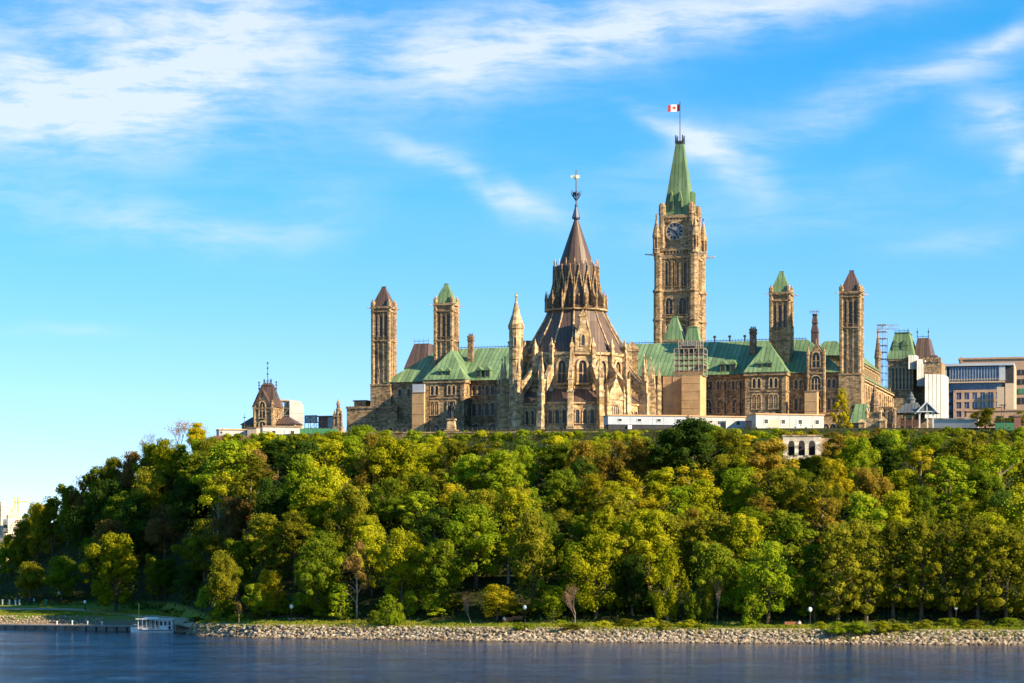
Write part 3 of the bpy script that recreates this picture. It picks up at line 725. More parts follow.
for k in range(8): a = k*math.pi/4; b.tube([(0,0,57), (1.1*math.cos(a), 1.1*math.sin(a), 58.6), (1.3*math.cos(a), 1.3*math.sin(a), 59.6)], [.12,.1,.06], 4)
fin = b.build('finial', M['blue_iron'], B)
b = MB(); b.ring(0, 0, [(.15, 62.1), (.5, 62.6), (.5, 63.0), (.15, 63.4)], 8); b.box(-1.3, .9, -.06, .06, 62.6, 63.3); b.build('weathervane', M['gilt'], fin)
# stair turrets and the link to the main building
def stair_turret(x, y, r, zs, zc, zt, name='stair_turret'):
    b = MB(); b.ring(x, y, [(r+.3, -4), (r+.3, 5), (r, 5.5), (r, zs-.5), (r+.25, zs-.2), (r+.3, zs+.5)], 12); 
    for z_ in (12, 18): b.ring(x, y, [(r, z_-.2), (r+.15, z_), (r, z_+.3)], 12)
    t_ = b.build(name, M['stone_pale'], B)
    b = MB(); b.ring(x, y, [(r+.25, zs+.52), (r*.6, zs+(zt-zs)*.4), (.12, zt-.6)], 12); b.ring(x, y, [(.1, zt-.8), (.35, zt-.2), (.05, zt+.8)], 6); b.build('cone', M['stone_pale'], t_)
    for a in (-100, -30): 
        d = Vector((math.cos(R(a)), math.sin(R(a)), 0)); window(t_, Vector((x, y, 0))+d*(r-.06)+Vector((0,0,zs-4.5)), .5, 2.2, 1, True, R(a+90), t=.12)
stair_turret(-14.6, -6.5, 1.7, 25.6, 25.6, 33.4)
b = MB(); b.box(-11.5, 11.5, 8, 44, -4, 20.6); b.box(-11.8, 11.8, 7.7, 44, 20.6, 21.6)
b.box(-14.5, -9.5, 9, 14, -4, 24); b.box(12.4, 15.2, 3, 9, -4, 20.8); b.box(12.2, 15.4, 2.8, 9.2, 20.8, 21.4); b.frus(12.2, 15.4, 2.8, 9.2, 21.4, 13.6, 14.0, 4, 8, 23.2)
b.build('link_wall', M['stone'], B)
b = MB(); b.box(-19, -13, 6, 12, -4, 7); b.box(13.5, 19.4, 4, 12, -4, 8); b.box(-19.2, -13, 5.8, 12.2, 7, 7.5)
for x_ in (17.2, 19.0, 20.4): b.ring(x_, 3.5, [(.7, -4), (.65, 11), (.8, 11.3), (.6, 13.5), (.05, 18.4)], 4, R(45))
b.build('side_chapel', M['stone_pale'], B)
# gabled porch between the piers on the right
a = PH+1.5*R(22.5)+.02; rz = a+math.pi/2; d = Vector((math.cos(a), math.sin(a), 0))
b = MB(); b.box(-2.3, 2.3, -.8, 4, -4, 7.6); b.prism([(-2.6, -1, 7.6), (2.6, -1, 7.6), (0, -1, 12.8)], (0, 4, 0))
for s_ in (-1, 1): b.ring(s_*2.3, -.7, [(.5, -4), (.45, 8), (.6, 8.2), (.05, 11)], 6)
b.ring(0, -.8, [(.15, 12.5), (.3, 13), (.04, 14)], 6)
pg = b.build('gabled_porch', M['stone_pale'], B, d*17.6, rz); window(pg, (0, -.8, 8.0), .9, 2.2, 2); window(pg, (0, -.8, 3.6), 1.5, 2.8, 3)

# ------------------------------------------------------------------ other buildings on the hill
# mansarded stone block wrapped in white sheeting
wb = Frame(126, 790, 46, CBa)
def fr_thing(fr, name, label, cat, group=None): return fr.thing(name, label, cat, group)
V = fr_thing(wb, 'stone_block', 'stone block with green and brown mansard tower roofs, partly wrapped in white sheeting', 'building')
def px_box(b, fr, p0, p1, y0, y1, v0, d, m=0):
    u0, u1 = fr.U(p0, v0), fr.U(p1, v0); z0 = fr.Z(y1, (u0+u1)/2, v0); z1 = fr.Z(y0, (u0+u1)/2, v0)
    b.box(u0, u1, v0, v0+d, z0, z1, m); return u0, u1, z0, z1
b = MB(); u0, u1, z0, z1 = px_box(b, wb, 888, 913.5, 359, 440, -2, 13)
b.box(u0-.3, u1+.3, -2.4, 11.3, z1-.5, z1+.02); b.box(u0-.2, u1+.2, -2.2, 11.2, z1-12, z1-11.5)
px_box(b, wb, 912, 934, 362, 440, 2, 16); px_box(b, wb, 878, 890, 388, 440, -5, 16); px_box(b, wb, 884, 915, 398, 440, -7, 8)
vw = b.build('wall', M['stone'], V)
um, h = (u0+u1)/2, (u1-u0)/2
b = MB(); zt = wb.Z(333, um, 0); b.frus(u0-.4, u1+.4, -2.5, 11.4, z1+.03, um-h*.55, um+h*.55, .5, 8.5, zt); b.box(um-h*.6, um+h*.6, .3, 8.7, zt, zt+.3); gr_ = b.build('mansard_roof', M['copper'], V)
cresting(gr_, [(um-h*.55, .5, zt+.3), (um+h*.55, .5, zt+.3)], 1.0, 1.2)
b = MB(); 
for px in (896, 905): 
    u = wb.U(px, -1); b.box(u-1, u+1, -1.6, 3, z1+1.2, z1+4.2); b.prism([(u-1.2, -1.7, z1+4.2), (u+1.2, -1.7, z1+4.2), (u, -1.7, z1+6.2)], (0, 4, 0))
b.build('dormer', M['copper'], V)
for i in range(6): window(vw, (u0+1.6+i*1.12, -2, z1-9.5), .6, 6.8, 1, False)
for i in range(3): window(vw, (u0+2+i*2.2, -2, z1-18), 1.1, 3.4)
for px in (890, 897, 904, 910): window(vw, (wb.U(px, -7), -7, 4), 1.2, 3.6)
u0, u1 = wb.U(912.5, 2), wb.U(932, 2); z1 = wb.Z(362, u0, 2); zt = wb.Z(337, u0, 2); hh = (u1-u0)
b = MB(); b.frus(u0, u1, 1.6, 18, z1+.02, u0+1.0, u1-1.6, 6, 13, zt); b.frus(u1-.2, u1+2.6, 1.8, 8, z1-2, u1-.1, u1+1.4, 2.4, 7, z1+2)
br_ = b.build('mansard_roof', M['brown_copper_light'], V)
cresting(br_, [(u0+1, 6, zt), (u1-1.6, 6, zt)], 1.0, 1.2); 
b = MB()
for u in (u0+1, u1-1.6, u0-2): b.tube([(u, 6, zt), (u, 6, zt+3.2)], [.14, .05], 5); b.ring(u, 6, [(.1, zt+1.6), (.35, zt+1.9), (.1, zt+2.2)], 6)
b.build('finial', M['iron'], V)
def sheet(p0, p1, y0, y1, v, skew, d):
    u0, u1 = wb.U(p0, v), wb.U(p1, v); z0, z1 = wb.Z(y1, u0, v), wb.Z(y0, u0, v); b = MB()
    b.prism([(u0, v, z0), (u1, v+skew, z0), (u1, v+skew+d, z0), (u0, v+skew+d, z0)], (0, 0, z1-z0))
    for k in range(1, 5): f_ = k/5; x_ = u0+(u1-u0)*f_; b.box(x_-.1, x_+.1, v+skew*f_-.1, v+skew*f_+.3, z0, z1+.01)
    b.build('sheeting', M['white'], V)
sheet(908.5, 916, 355, 369, -4.6, 2, 4); sheet(917, 923.5, 359, 386, -4.8, 2, 11); sheet(925, 943, 374, 430, -8.5, 4, 11)
b = MB(); px_box(b, wb, 921, 941.5, 362, 376, -3, 10)
for i in range(5):
    u = wb.U(923+i*4.2, -3); z_ = wb.Z(362, u, -3); b.box(u-.35, u+.35, -3.3, -2, z_, z_+1.4)
b.build('parapet', M['stone'], V)

def lattice(b, x0, x1, y0, y1, z0, z1, sx, sz, r=.07):
    xs = [x0+(x1-x0)*i/max(1, round((x1-x0)/sx)) for i in range(max(1, round((x1-x0)/sx))+1)]
    zs = [z0+(z1-z0)*i/max(1, round((z1-z0)/sz)) for i in range(max(1, round((z1-z0)/sz))+1)]
    for y in (y0, y1):
        for x_ in xs: b.tube([(x_, y, z0), (x_, y, z1)], r, 4)
        for z_ in zs: b.tube([(x0, y, z_), (x1, y, z_)], r*.85, 4)
        for i in range(len(xs)-1):
            for j in range(len(zs)-1):
                if (i+j) % 2 == 0: b.tube([(xs[i], y, zs[j]), (xs[i+1], y, zs[j+1])], r*.7, 4)
    for x_ in xs:
        for z_ in zs: b.tube([(x_, y0, z_), (x_, y1, z_)], r*.85, 4)
    return zs
# scaffold beside the green mansard
u0, u1 = wb.U(876.5, -1), wb.U(886, -1); S = thing('scaffold_tower', 'thin steel scaffold tower left of the green mansard roof', 'scaffolding', wb.world(u0, -1), -wb.a)
za, zb_ = wb.Z(366, u0, -1), wb.Z(325, u0, -1)
b = MB(); zz_ = lattice(b, 0, u1-u0, 0, 3, 0, zb_, 1.6, 2.2, .055); lattice(b, 0, wb.U(898, -1)-u0, 0, 3, zb_-1.2, zb_, 1.6, 1.2, .05); b.build('frame', M['steel'], S)
b = MB()
for z_ in zz_[-6:]: b.box(.05, u1-u0-.05, .1, 2.9, z_+.1, z_+.18)
b.build('deck', M['plank'], S)

# scaffold and ply-clad stair tower in front of the right wing
sf = Frame(48, 720, 46, CBa); vv = -80.0
u0, u1, um = sf.U(663, vv), sf.U(702, vv), sf.U(683.5, vv)
S = thing('scaffold_stair_tower', 'orange plywood clad tower with open steel scaffold on top, right of the library', 'scaffolding', sf.world(0, vv), -sf.a)
zc, zt = sf.Z(376, um, vv), sf.Z(341, um, vv)
b = MB(); b.box(u0, um-.02, 0, 6.5, -4, zc); b.box(um, u1, -2.2, 5, -4, zc-.1)
for k in range(8): b.box(u0, um-.1, -.05, 0, zc*k/8, zc*k/8+.08); b.box(um, u1, -2.25, -2.2, zc*k/8, zc*k/8+.08)
for x_ in (u0+.1, (u0+um)/2, um-.2): b.box(x_-.06, x_+.06, -.08, 0, -4, zc)
b.build('cladding', M['beige'], S)
b = MB(); xs0, xs1 = sf.U(674, vv), sf.U(703.5, vv); zz_ = lattice(b, xs0, xs1, 0, 4.4, zc, zt-2.0, 1.25, 1.45, .085); lattice(b, sf.U(678, vv), sf.U(700, vv), .6, 3.6, zt-2, zt, 1.2, 1.0, .08); b.build('frame', M['steel'], S)
b = MB()
for i, z_ in enumerate(zz_): b.box(xs0, xs1, .1, 4.3, z_+.1, z_+.2)
b.box(xs0, xs1, -.1, 0, zc+.3, zc+1.1)
b.build('deck', M['plank'], S)
b = MB(); b.box(sf.U(681, vv), sf.U(694, vv), .5, 3.8, zt-3.2, zt-1.2); b.build('hoist_box', M['dark_panel'], S)

# white site cabins along the brow
def cabin(p0, p1, y0, y1, Y_, label, base=None, dark=True, deep=6, trim='beige', group='site cabins', wins=3, doorz=False):
    c = at((p0+p1)/2, y1, Y_); w = (p1-p0)/F*Y_/2; h = (y1-y0)/F*Y_
    t_ = thing('site_cabin', label, 'cabin', c, R(8 if dark else 14), group)
    b = MB(); zb = h*.42 if dark else 0
    b.box(-w, w, 0, deep, zb, h)
    n = max(3, int(w*2/2.4))
    for i in range(1, n): b.box(-w+2*w*i/n-.05, -w+2*w*i/n+.05, -.04, 0, zb, h-.2)
    b.build('wall', M['grey_panel' if dark else 'white'], t_)
    b = MB(); b.box(-w-.15, w+.15, -.2, deep+.2, h+.002, h+.28); b.build('roof', M[trim], t_)
    if dark: b = MB(); b.box(-w+.1, w-.1, .15, deep-.1, -.6, zb-.002); b.build('base', M['dark_panel'], t_)
    else: b = MB(); b.box(-w+.2, w-.2, .1, deep-.1, -1, -.002); b.build('base', M['concrete'], t_)
    if not dark:
        f = MB(); xd = w*.18; f.box(xd, xd+.95, -.07, -.001, 0, h*.72); f.build('door', M['grey_panel'], t_)
        f = MB(); f.box(-w*.62, -w*.3, -.05, -.001, h*.1, h*.62); f.build('notice_board', M['tan_pale'], t_)
    else:
        f = MB(); f.box(-w*.5, -w*.5+.9, -.3, .1, .1, zb*.9); f.build('meter_box', M['white_metal'], t_)
    for i in range(wins):
        x_ = -w+2*w*(i+.6)/wins
        f = MB(); f.box(x_-.55, x_+.55, -.09, 0, zb+(h-zb)*.3, zb+(h-zb)*.72, 0); f.box(x_-.45, x_+.45, -.10, -.01, zb+(h-zb)*.36, zb+(h-zb)*.67, 1); f.build('window', [M['white_metal'], M['glass']], t_)
    return t_
cabin(607.5, 687, 416, 431, 583, 'long pale grey site cabin on a dark base in front of the round library', wins=4)
cabin(688, 747, 417, 429, 588, 'white site cabin below the orange plywood scaffold tower', dark=False, wins=3, deep=4)
cabin(754, 826, 415, 429, 584, 'long white site cabin with pale yellow roof edge below the right pyramid roof', dark=False, wins=4)
# leaning lights and heaters standing along the cabins
for px, lab in ((723.5, 'grey metal cabinet beside the white site cabin below the scaffold tower'), (749, 'dark metal cabinet standing between the two white site cabins')):
    c = at(px, 431, 580); t_ = thing('metal_cabinet', lab, 'cabinet', c, R(-12)); b = MB(); b.box(-.7, .7, -.5, .5, 0, 2.2); b.box(-.75, .75, -.55, .55, 2.2, 2.35); b.build('body', M['grey_panel' if px < 740 else 'dark_panel'], t_)
    b = MB(); b.box(-.6, .6, -.54, -.5, .15, 2.05); b.build('door', M['iron'], t_)
# right terrace walls
def wall_thing(name, label, p0, p1, yt0, yt1, Y0, Y1, drop, thick, m, cat='wall', cap='stone_white', off=.15):
    a_ = at(p0, yt0, Y0); e_ = at(p1, yt1, Y1); d = e_-a_; ln_ = math.hypot(d.x, d.y)
    t_ = thing(name, label, cat, a_, math.atan2(d.y, d.x)); dz = d.z
    b = MB(); b.prism([(0, 0, -drop), (ln_, 0, dz-drop), (ln_, 0, dz), (0, 0, 0)], (0, thick, 0)); b.build('wall', M[m], t_)
    b = MB(); b.prism([(-.1, -off, .002), (ln_+.1, -off, dz+.002), (ln_+.1, -off, dz+.3), (-.1, -off, .3)], (0, thick+2*off, 0)); b.build('coping', M[cap], t_)
    return t_, ln_, dz
wall_thing('terrace_wall', 'pale low terrace wall right of the grey-roofed gazebo', 934, 978, 419.5, 419.5, 582, 578, 6, .8, 'white')
wall_thing('terrace_wall', 'stepped pale stone retaining wall at far right, below the modern glass building', 968, 1012, 432, 441, 576, 566, 4, .8, 'stone_white')
wall_thing('terrace_wall', 'low stone terrace wall in front of the grey-roofed gazebo', 838, 934, 430, 430.5, 584, 580, 6, .8, 'stone_white')
t_, ln_, dz = wall_thing('terrace_wall', 'long low stone wall with iron railing along the brow below the library', 346, 606, 433.5, 432.5, 588, 578, 4, .7, 'stone_dark', cap='stone')
b = MB(); n = int(ln_/1.1)
for i in range(n+1): b.tube([(ln_*i/n, .3, .3+dz*i/n), (ln_*i/n, .3, 1.3+dz*i/n)], .045, 4)
b.tube([(0, .3, 1.25), (ln_, .3, 1.25+dz)], .05, 4); b.tube([(0, .3, .8), (ln_, .3, .8+dz)], .04, 4); b.build('railing', M['iron'], t_)

# open gazebo with hipped grey roof
gf = Frame(at(915, 427, 592).x, 592, at(915, 427, 592).z, 14)
G_ = gf.thing('gazebo', 'open summer pavilion with hipped grey metal roof and white timber gable', 'gazebo')
zr, ze = gf.Z(402.5, 0, 0), gf.Z(413.5, 0, 0)
b = MB(); u0, u1 = gf.U(896.5, -3), gf.U(921, -3); hip(b, u0, u1+.3, -3.4, 5, ze, (u0+u1)/2-1.0, (u0+u1)/2+1.8, .2, 1.2, zr)
b.prism([(u1-1.2, -3.0, ze), (u1+4.0, -3.0, ze), (u1+1.4, -3.0, zr-.2)], (0, 7, 0)); b.build('roof', M['grey_metal_roof'], G_)
b = MB(); um = (u0+u1)/2+.2; b.ring(um, .8, [(.95, zr-.6), (.95, zr+.6), (1.2, zr+.7), (.6, zr+1.4), (.7, zr+1.5), (.1, zr+2.6)], 8); b.build('roof_lantern', M['grey_metal_roof'], G_)
b = MB(); 
for s_ in (-1, 1): b.prism([(u1+1.4+s_*2.9, -3.3, ze-.3), (u1+1.4+s_*2.6, -3.3, ze-.3), (u1+1.4-s_*.03, -3.3, zr-.25), (u1+1.4+s_*.03, -3.3, zr+.15)], (0, .3, 0))
b.box(u1-.9, u1+3.7, -3.15, -3.02, ze+.1, ze+.32); b.box(u1+1.3, u1+1.5, -3.15, -3.02, ze, zr-.5); b.build('gable', M['white_metal'], G_)
for px in (898, 905, 912.5, 919.5, 927.5, 933): 
    b = MB(); u = gf.U(px, -2.9); b.box(u-.15, u+.15, -3.0, -2.7, -2, ze-.01); b.frus(u-.15, u+.15, -3, -2.7, ze-.6, u-.4, u+.4, -3, -2.7, ze-.02); b.build('post', M['white_metal' if px > 915 else 'plank'], G_)
b = MB(); b.box(u0+.5, u1+3.5, 2, 2.3, -2, ze-1); b.build('rear_wall', M['stone'], G_)
b = MB()
for z_ in (.4, 1.3): b.box(u0+.3, u1-.4, -3.02, -2.9, z_, z_+.12)
for i in range(16): x_ = u0+.4+i*(u1-u0-1)/15; b.box(x_-.05, x_+.05, -3.0, -2.93, 0, 1.35)
b.build('railing', M['wood_red'], G_)

# carved memorial right of the west tower
c = at(874.5, 428, 596); t_ = thing('stone_memorial', 'dark stone spire on a pale carved pedestal left of the grey-roofed gazebo', 'monument', c, R(-16))
b = MB(); b.frus(-2.2, 2.2, -2.2, 2.2, -3, -1.9, 1.9, -1.9, 1.9, 2.2); b.box(-1.4, 1.4, -1.4, 1.4, 2.2, 3.6)
for sx in (-1, 1):
    for sy in (-1, 1): b.ring(sx*1.6, sy*1.6, [(.4, 2.2), (.35, 3.4), (.5, 3.6), (.05, 4.8)], 6)
b.build('pedestal', M['stone_pale'], t_)
b = MB(); b.ring(0, 0, [(1.15, 3.6), (1.0, 5.2), (1.2, 5.4), (.45, 8.6), (.55, 8.8), (.05, 10.6)], 8); b.build('spire', M['stone_dark'], t_)
c = at(884, 429, 600)
for px, h, lab in ((883, 2.9, 'squat pale stone gate pier right of the dark spire memorial'), (862, 2.3, 'squat pale stone gate pier left of the dark spire memorial')):
    c = at(px, 430, 590); t_ = thing('gate_pier', lab, 'pier', c, R(-16)); b = MB(); b.box(-.7, .7, -.7, .7, -2, h*.7); b.build('shaft', M['stone_pale'], t_); b = MB(); b.box(-.85, .85, -.85, .85, h*.7+.002, h*.8); b.frus(-.8, .8, -.8, .8, h*.8, -.1, .1, -.1, .1, h*1.1); b.build('cap', M['stone_pale'], t_)

# statue on a pale pedestal in front of the left pavilion
c = at(451.5, 432, 596); t_ = thing('statue', 'dark bronze standing figure on a pale stone pedestal, on the lawn edge', 'statue', c, R(-10))
b = MB(); b.box(-1.5, 1.5, -1.5, 1.5, -1.5, .5); b.frus(-1.0, 1.0, -1, 1, .5, -.8, .8, -.8, .8, 2.8); b.box(-1.05, 1.05, -1.05, 1.05, 2.8, 3.1); b.build('pedestal', M['stone_pale'], t_)
b = MB(); b.ring(0, 0, [(.7, 3.1), (.55, 4.4), (.42, 5.0), (.58, 5.6), (.62, 6.1), (.3, 6.5), (.14, 6.6), (.24, 6.8), (.27, 7.05), (.14, 7.35)], 8)
b.tube([(.55, 0, 6.2), (.8, -.1, 5.6), (.75, -.4, 5.1)], [.16, .14, .1], 6); b.tube([(-.55, 0, 6.2), (-.75, .05, 5.6), (-.62, -.2, 4.9)], [.16, .14, .1], 6); b.build('figure', M['black'], t_)
# slender sculpted column left of the annex
c = at(338.5, 433, 625); t_ = thing('stone_column', 'slim carved stone memorial column standing alone left of the parliament building', 'monument', c, R(-16))
b = MB(); b.frus(-1.3, 1.3, -1.3, 1.3, -1, -1.1, 1.1, -1.1, 1.1, 1.5); b.ring(0, 0, [(.85, 1.5), (.8, 3.8), (1.0, 4.0), (.7, 4.4), (.65, 5.6), (.8, 5.8), (.5, 6.2), (.45, 6.8), (.6, 7.2), (.3, 7.9), (.05, 8.4)], 8)
for s_ in (-1, 1): b.ring(s_*.9, -.4, [(.35, 1.5), (.3, 4.4), (.4, 4.6), (.05, 5.6)], 6)
b.build('shaft', M['stone'], t_)

# turreted building at the left
lf = Frame(at(263, 437, 632).x, 632, at(263, 437, 632).z, 16)
Q = lf.thing('turreted_house', 'small stone tower house with steep gabled roof and thin iron finial', 'building')
def lz(y, v=-3): return lf.Z(y, 0, v)
b = MB(); u0, u1 = lf.U(253.5, -3), lf.U(273, -3); w = (u1-u0)/2
b.box(u0, u1, -3, 3, -3, lz(407)); b.prism([(u0+.6, -3.1, lz(407.5)), (u1-1.0, -3.1, lz(407.5)), ((u0+u1)/2-.2, -3.1, lz(392))], (0, 4, 0)); b.box(u0-.2, u1+.2, -3.3, 3.2, lz(408)-.3, lz(408)+.1)
b.ring(u1-.3, -2.8, [(.55, -3), (.5, lz(404)), (.1, lz(400))], 8); b.ring(u0+.3, -2.8, [(.55, -3), (.5, lz(406)), (.1, lz(401))], 8)
b.box(u0-4, u0, -1, 4, -3, lz(424)); b.box(u1, u1+5, -1, 4, -3, lz(424))
qw = b.build('wall', M['stone'], Q)
window(qw, ((u0+u1)/2-.2, -3.1, lz(418)), 1.5, 4.0, 2); window(qw, (u1, -.5, lz(418)), .9, 3.2, 1, True, R(90)); window(qw, ((u0+u1)/2-.2, -3, lz(429)), 1.6, 1.8, 2)
b = MB(); b.frus(u0-.4, u1+.4, -3.2, 3.4, lz(407), u0+1.1, u1-1.1, -.6, .8, lz(385)); b.frus(u0+1.1, u1-1.1, -.8, 1.0, lz(385), u0+1.6, u1-1.6, -.3, .5, lz(382.5))
b.prism([(u0-.3, -3.3, lz(407)), (u0+.4, -3.3, lz(407)), ((u0+u1)/2-.3, -3.3, lz(393)), ((u0+u1)/2-.3, -3.3, lz(390))], (0, 4, 0)); b.prism([(u1-.9, -3.3, lz(407)), (u1-.2, -3.3, lz(407)), ((u0+u1)/2-.1, -3.3, lz(390)), ((u0+u1)/2-.1, -3.3, lz(393))], (0, 4, 0))
b.frus(u0-4.4, u0, -1.4, 4.4, lz(424), u0-2, u0-1, 1, 2, lz(416)); b.frus(u1, u1+5.4, -1.4, 4.4, lz(424), u1+1, u1+2.5, 1, 2, lz(416)); b.build('roof', M['brown_copper_light'], Q)
b = MB(); cx = (u0+u1)/2
for x_, y0, y1 in ((cx, 383, 361), (u0+.3, 393, 381), (u1-.3, 393, 381), (cx-.9, 385, 379), (cx+.9, 385, 379)):
    z0, z1 = lz(y0), lz(y1); b.tube([(x_, 0, z0-1), (x_, 0, z1)], [.14, .05], 5)
    for f in (.45, .72, .95): b.ring(x_, 0, [(.06, z0+(z1-z0)*f-.3), (.3, z0+(z1-z0)*f), (.06, z0+(z1-z0)*f+.3)], 6)
for f in (0, .5, 1): b.tube([(cx-1+f, 0, lz(384)), (cx+f, 0, lz(379))], .06, 4)
b.build('finial', M['blue_iron'], Q)
# big white sheeted scaffold behind it
c = at(288, 437, 665); t_ = thing('sheeted_scaffold', 'large white sheeted scaffold with curved top behind the small tower house', 'scaffolding', c, R(14))
sc_ = 665/F; w = 16*sc_
b = MB(); b.prism([(.4, 0, 0), (w, 0, 0), (w, 0, 31*sc_), (w-.9, 0, 36*sc_), (1.6, 0, 37*sc_), (.4, 0, 36.5*sc_)], (0, 9, 0))
for k in range(1, 4): b.box(.45, w-.05, -.06, 0, 8*sc_*k, 8*sc_*k+.12)
b.build('sheet', M['white'], t_)
b = MB(); lattice(b, -w*.75, .3, .2, 3, 0, 36*sc_, 1.4, 2, .07); b.build('frame', M['steel'], t_)
b = MB(); b.box(-w*.75, .3, 1.2, 8, 0, 31*sc_); b.box(-w*.75, .3, .4, 8, 36.5*sc_, 37.6*sc_); b.build('inner_wall', M['stone_pale'], t_)
b = MB(); b.box(-w*1.45, -w*1.1, 3, 9, 0, 36*sc_); b.build('sheet', M['grey_panel'], t_)
c = at(319, 434, 650); t_ = thing('open_scaffold', 'low open scaffold with white sheets between the tower house and the lone column', 'scaffolding', c, R(-14)); sc_ = 650/F
b = MB(); lattice(b, -15*sc_, 15*sc_, 0, 3, 0, 18*sc_, 1.5, 1.5, .07); b.build('frame', M['steel'], t_)
b = MB(); b.box(-15*sc_, -2*sc_, .1, .2, 11*sc_, 19*sc_); b.build('sheet', M['white'], t_); b = MB(); b.box(9*sc_, 15*sc_, .1, .2, 5*sc_, 17*sc_); b.build('sheet', M['white'], t_)
b = MB(); b.box(-1*sc_, 9*sc_, .3, 4, 0, 17*sc_); b.build('inner_wall', M['wood_red'], t_)
b = MB(); b.box(-1.5*sc_, 15*sc_, -.2, 3.4, 17.2*sc_, 18.2*sc_); b.build('roof', M['plank'], t_)
cabin(219, 248, 430, 440.5, 616, 'small white cabin with yellow roof edge at the left end of the hilltop', dark=False, wins=1, deep=5)
cabin(262.5, 300, 427, 438, 618, 'white cabin with brown roof edge in front of the small tower house', dark=False, wins=2, deep=5, trim='plank')
c = at(252, 438, 614); t_ = thing('timber_hut', 'tiny buff hut between the two small white cabins', 'hut', c, R(-14)); b = MB(); b.box(-1.2, 1.2, 0, 2.4, -1, 2.4); b.build('wall', M['tan_pale'], t_); b = MB(); b.box(-1.35, 1.35, -.15, 2.55, 2.402, 2.6); b.build('roof', M['plank'], t_)
for nm, lab, p0, p1, y, Y_, h, m in (('site_hoarding', 'low rust-red board fence running below the small tower house', 214, 346, 435.5, 610, 1.3, 'wood_red'),
                                     ('site_hoarding', 'low green sheet hoarding left of the lone carved column', 300, 338, 428.5, 622, 1.7, 'green_sheet')):
    a_ = at(p0, y, Y_); e_ = at(p1, y, Y_); n = 26 if m == 'wood_red' else 9; t_ = thing(nm, lab, 'fence', a_)
    ln_ = e_.x-a_.x; b = MB()
    for i in range(n): b.box(ln_*i/n+.02, ln_*(i+1)/n-.03, 0, .1, -h, rnd.uniform(-.1, .1))
    b.build('boards', M[m], t_); b = MB()
    for i in range(n+1): b.box(ln_*i/n-.08, ln_*i/n+.08, .1, .26, -h-1, .15)
    b.build('post', M['plank'], t_)
c = at(244.5, 436, 612); t_ = thing('light_mast', 'thin dark mast rising beside the small tower house', 'mast', c); b = MB(); b.tube([(0,0,-1), (0,0,5.4)], [.09,.05], 6); b.box(-.3, .3, -.1, .1, 4.4, 4.6); b.build('pole', M['iron'], t_)

# arched stone lookout wall just under the brow
a_ = at(783, 436.5, 541); ww = 38/F*541; t_ = thing('arched_wall', 'pale stone wall with three pointed arches, half buried in trees under the brow', 'wall', a_, R(-4))
hh = 19/F*541
b = MB(); xs = [ww*f for f in (.22, .49, .76)]; hw = ww*.085
ap = lambda x_: [(x_+p, z_-hh) for p, z_ in arch_pts(2*hw, hh*.52, hh*.26)]
edge = 0.0
for i, x_ in enumerate(xs):
    nx_ = (xs[i]+xs[i+1])/2 if i < 2 else ww
    pts = [(edge, -hh)]+ap(x_)+[(nx_, -hh), (nx_, 0)]+[(x_, 0)]+[(edge, 0)]
    b.prism([(p, 0, q_) for p, q_ in pts], (0, 1.1, 0)); edge = nx_+.001
b.box(0, ww, .2, 1.0, -hh-7, -hh-.003); b.build('wall', M['stone_white'], t_)
b = MB(); b.box(-.2, ww+.2, -.15, 1.3, .002, .35); b.build('coping', M['stone_pale'], t_)
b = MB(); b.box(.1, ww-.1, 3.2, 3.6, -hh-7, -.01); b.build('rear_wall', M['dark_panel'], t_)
b = MB(); b.prism([(ww, .4, -hh-4), (ww+5, 3, -hh-4), (ww+5, 3, -.3), (ww, .4, -.3)], (.3, .9, 0)); b.prism([(-5, 3, -hh-4), (-.02, .4, -hh-4), (-.02, .4, -.3), (-5, 3, -.3)], (0, .9, 0)); b.build('wing_wall', M['stone_dark'], t_)

# modern glass and brick office block, and the long tan one behind
mf = Frame(at(974, 430, 905).x, 905, 46, 13)
O = mf.thing('glass_office', 'modern office block with blue glass upper floors and tan brick grid below', 'building')
mz = lambda y: mf.Z(y, 0, 0)
u0, u1 = mf.U(944.5, 0), mf.U(1003.5, 0)
b = MB(); b.box(u0, u1+3.5, 0, 22, -3, mz(366)); ow = b.build('core', M['dark_panel'], O)
b = MB(); b.box(u0-.2, u1+3.7, -1.2, 22.2, mz(366)+.002, mz(363.5)); b.box(u1-1.5, u1+.6, -.8, .3, mz(381), mz(366)); b.box(u0, u0+.8, -.5, .2, -3, mz(366)); b.build('roof_slab', M['grey_panel'], O)
b = MB(); uL = mf.U(950, 0); uR_ = mf.U(1001.5, 0); b.box(uL, uR_, -.4, -.01, mz(380.5), mz(367)); b.box(uL, uR_, .2, .21, mz(390), mz(382)); gl = b.build('glazing', M['glass_blue'], O)
b = MB(); n = 18
for i in range(n+1): x_ = uL+(uR_-uL)*i/n; b.box(x_-.07, x_+.07, -.55, -.41, mz(381), mz(367))
b.build('mullion', M['grey_panel'], gl)
b = MB(); b.box(u0, u1+.5, -1.6, -.02, mz(383), mz(381.8)); 
for i in range(24): x_ = u0+(u1-u0)*i/23; b.box(x_-.05, x_+.05, -1.55, -1.45, mz(381.8), mz(379.4))
b.box(u0, u1+.5, -1.58, -1.42, mz(379.6), mz(379.2)); b.build('balcony', M['tan_pale'], O)
b = MB(); b.box(uL, uR_, -.12, -.02, mz(390), mz(383)); b.build('glazing', M['glass_blue'], O)
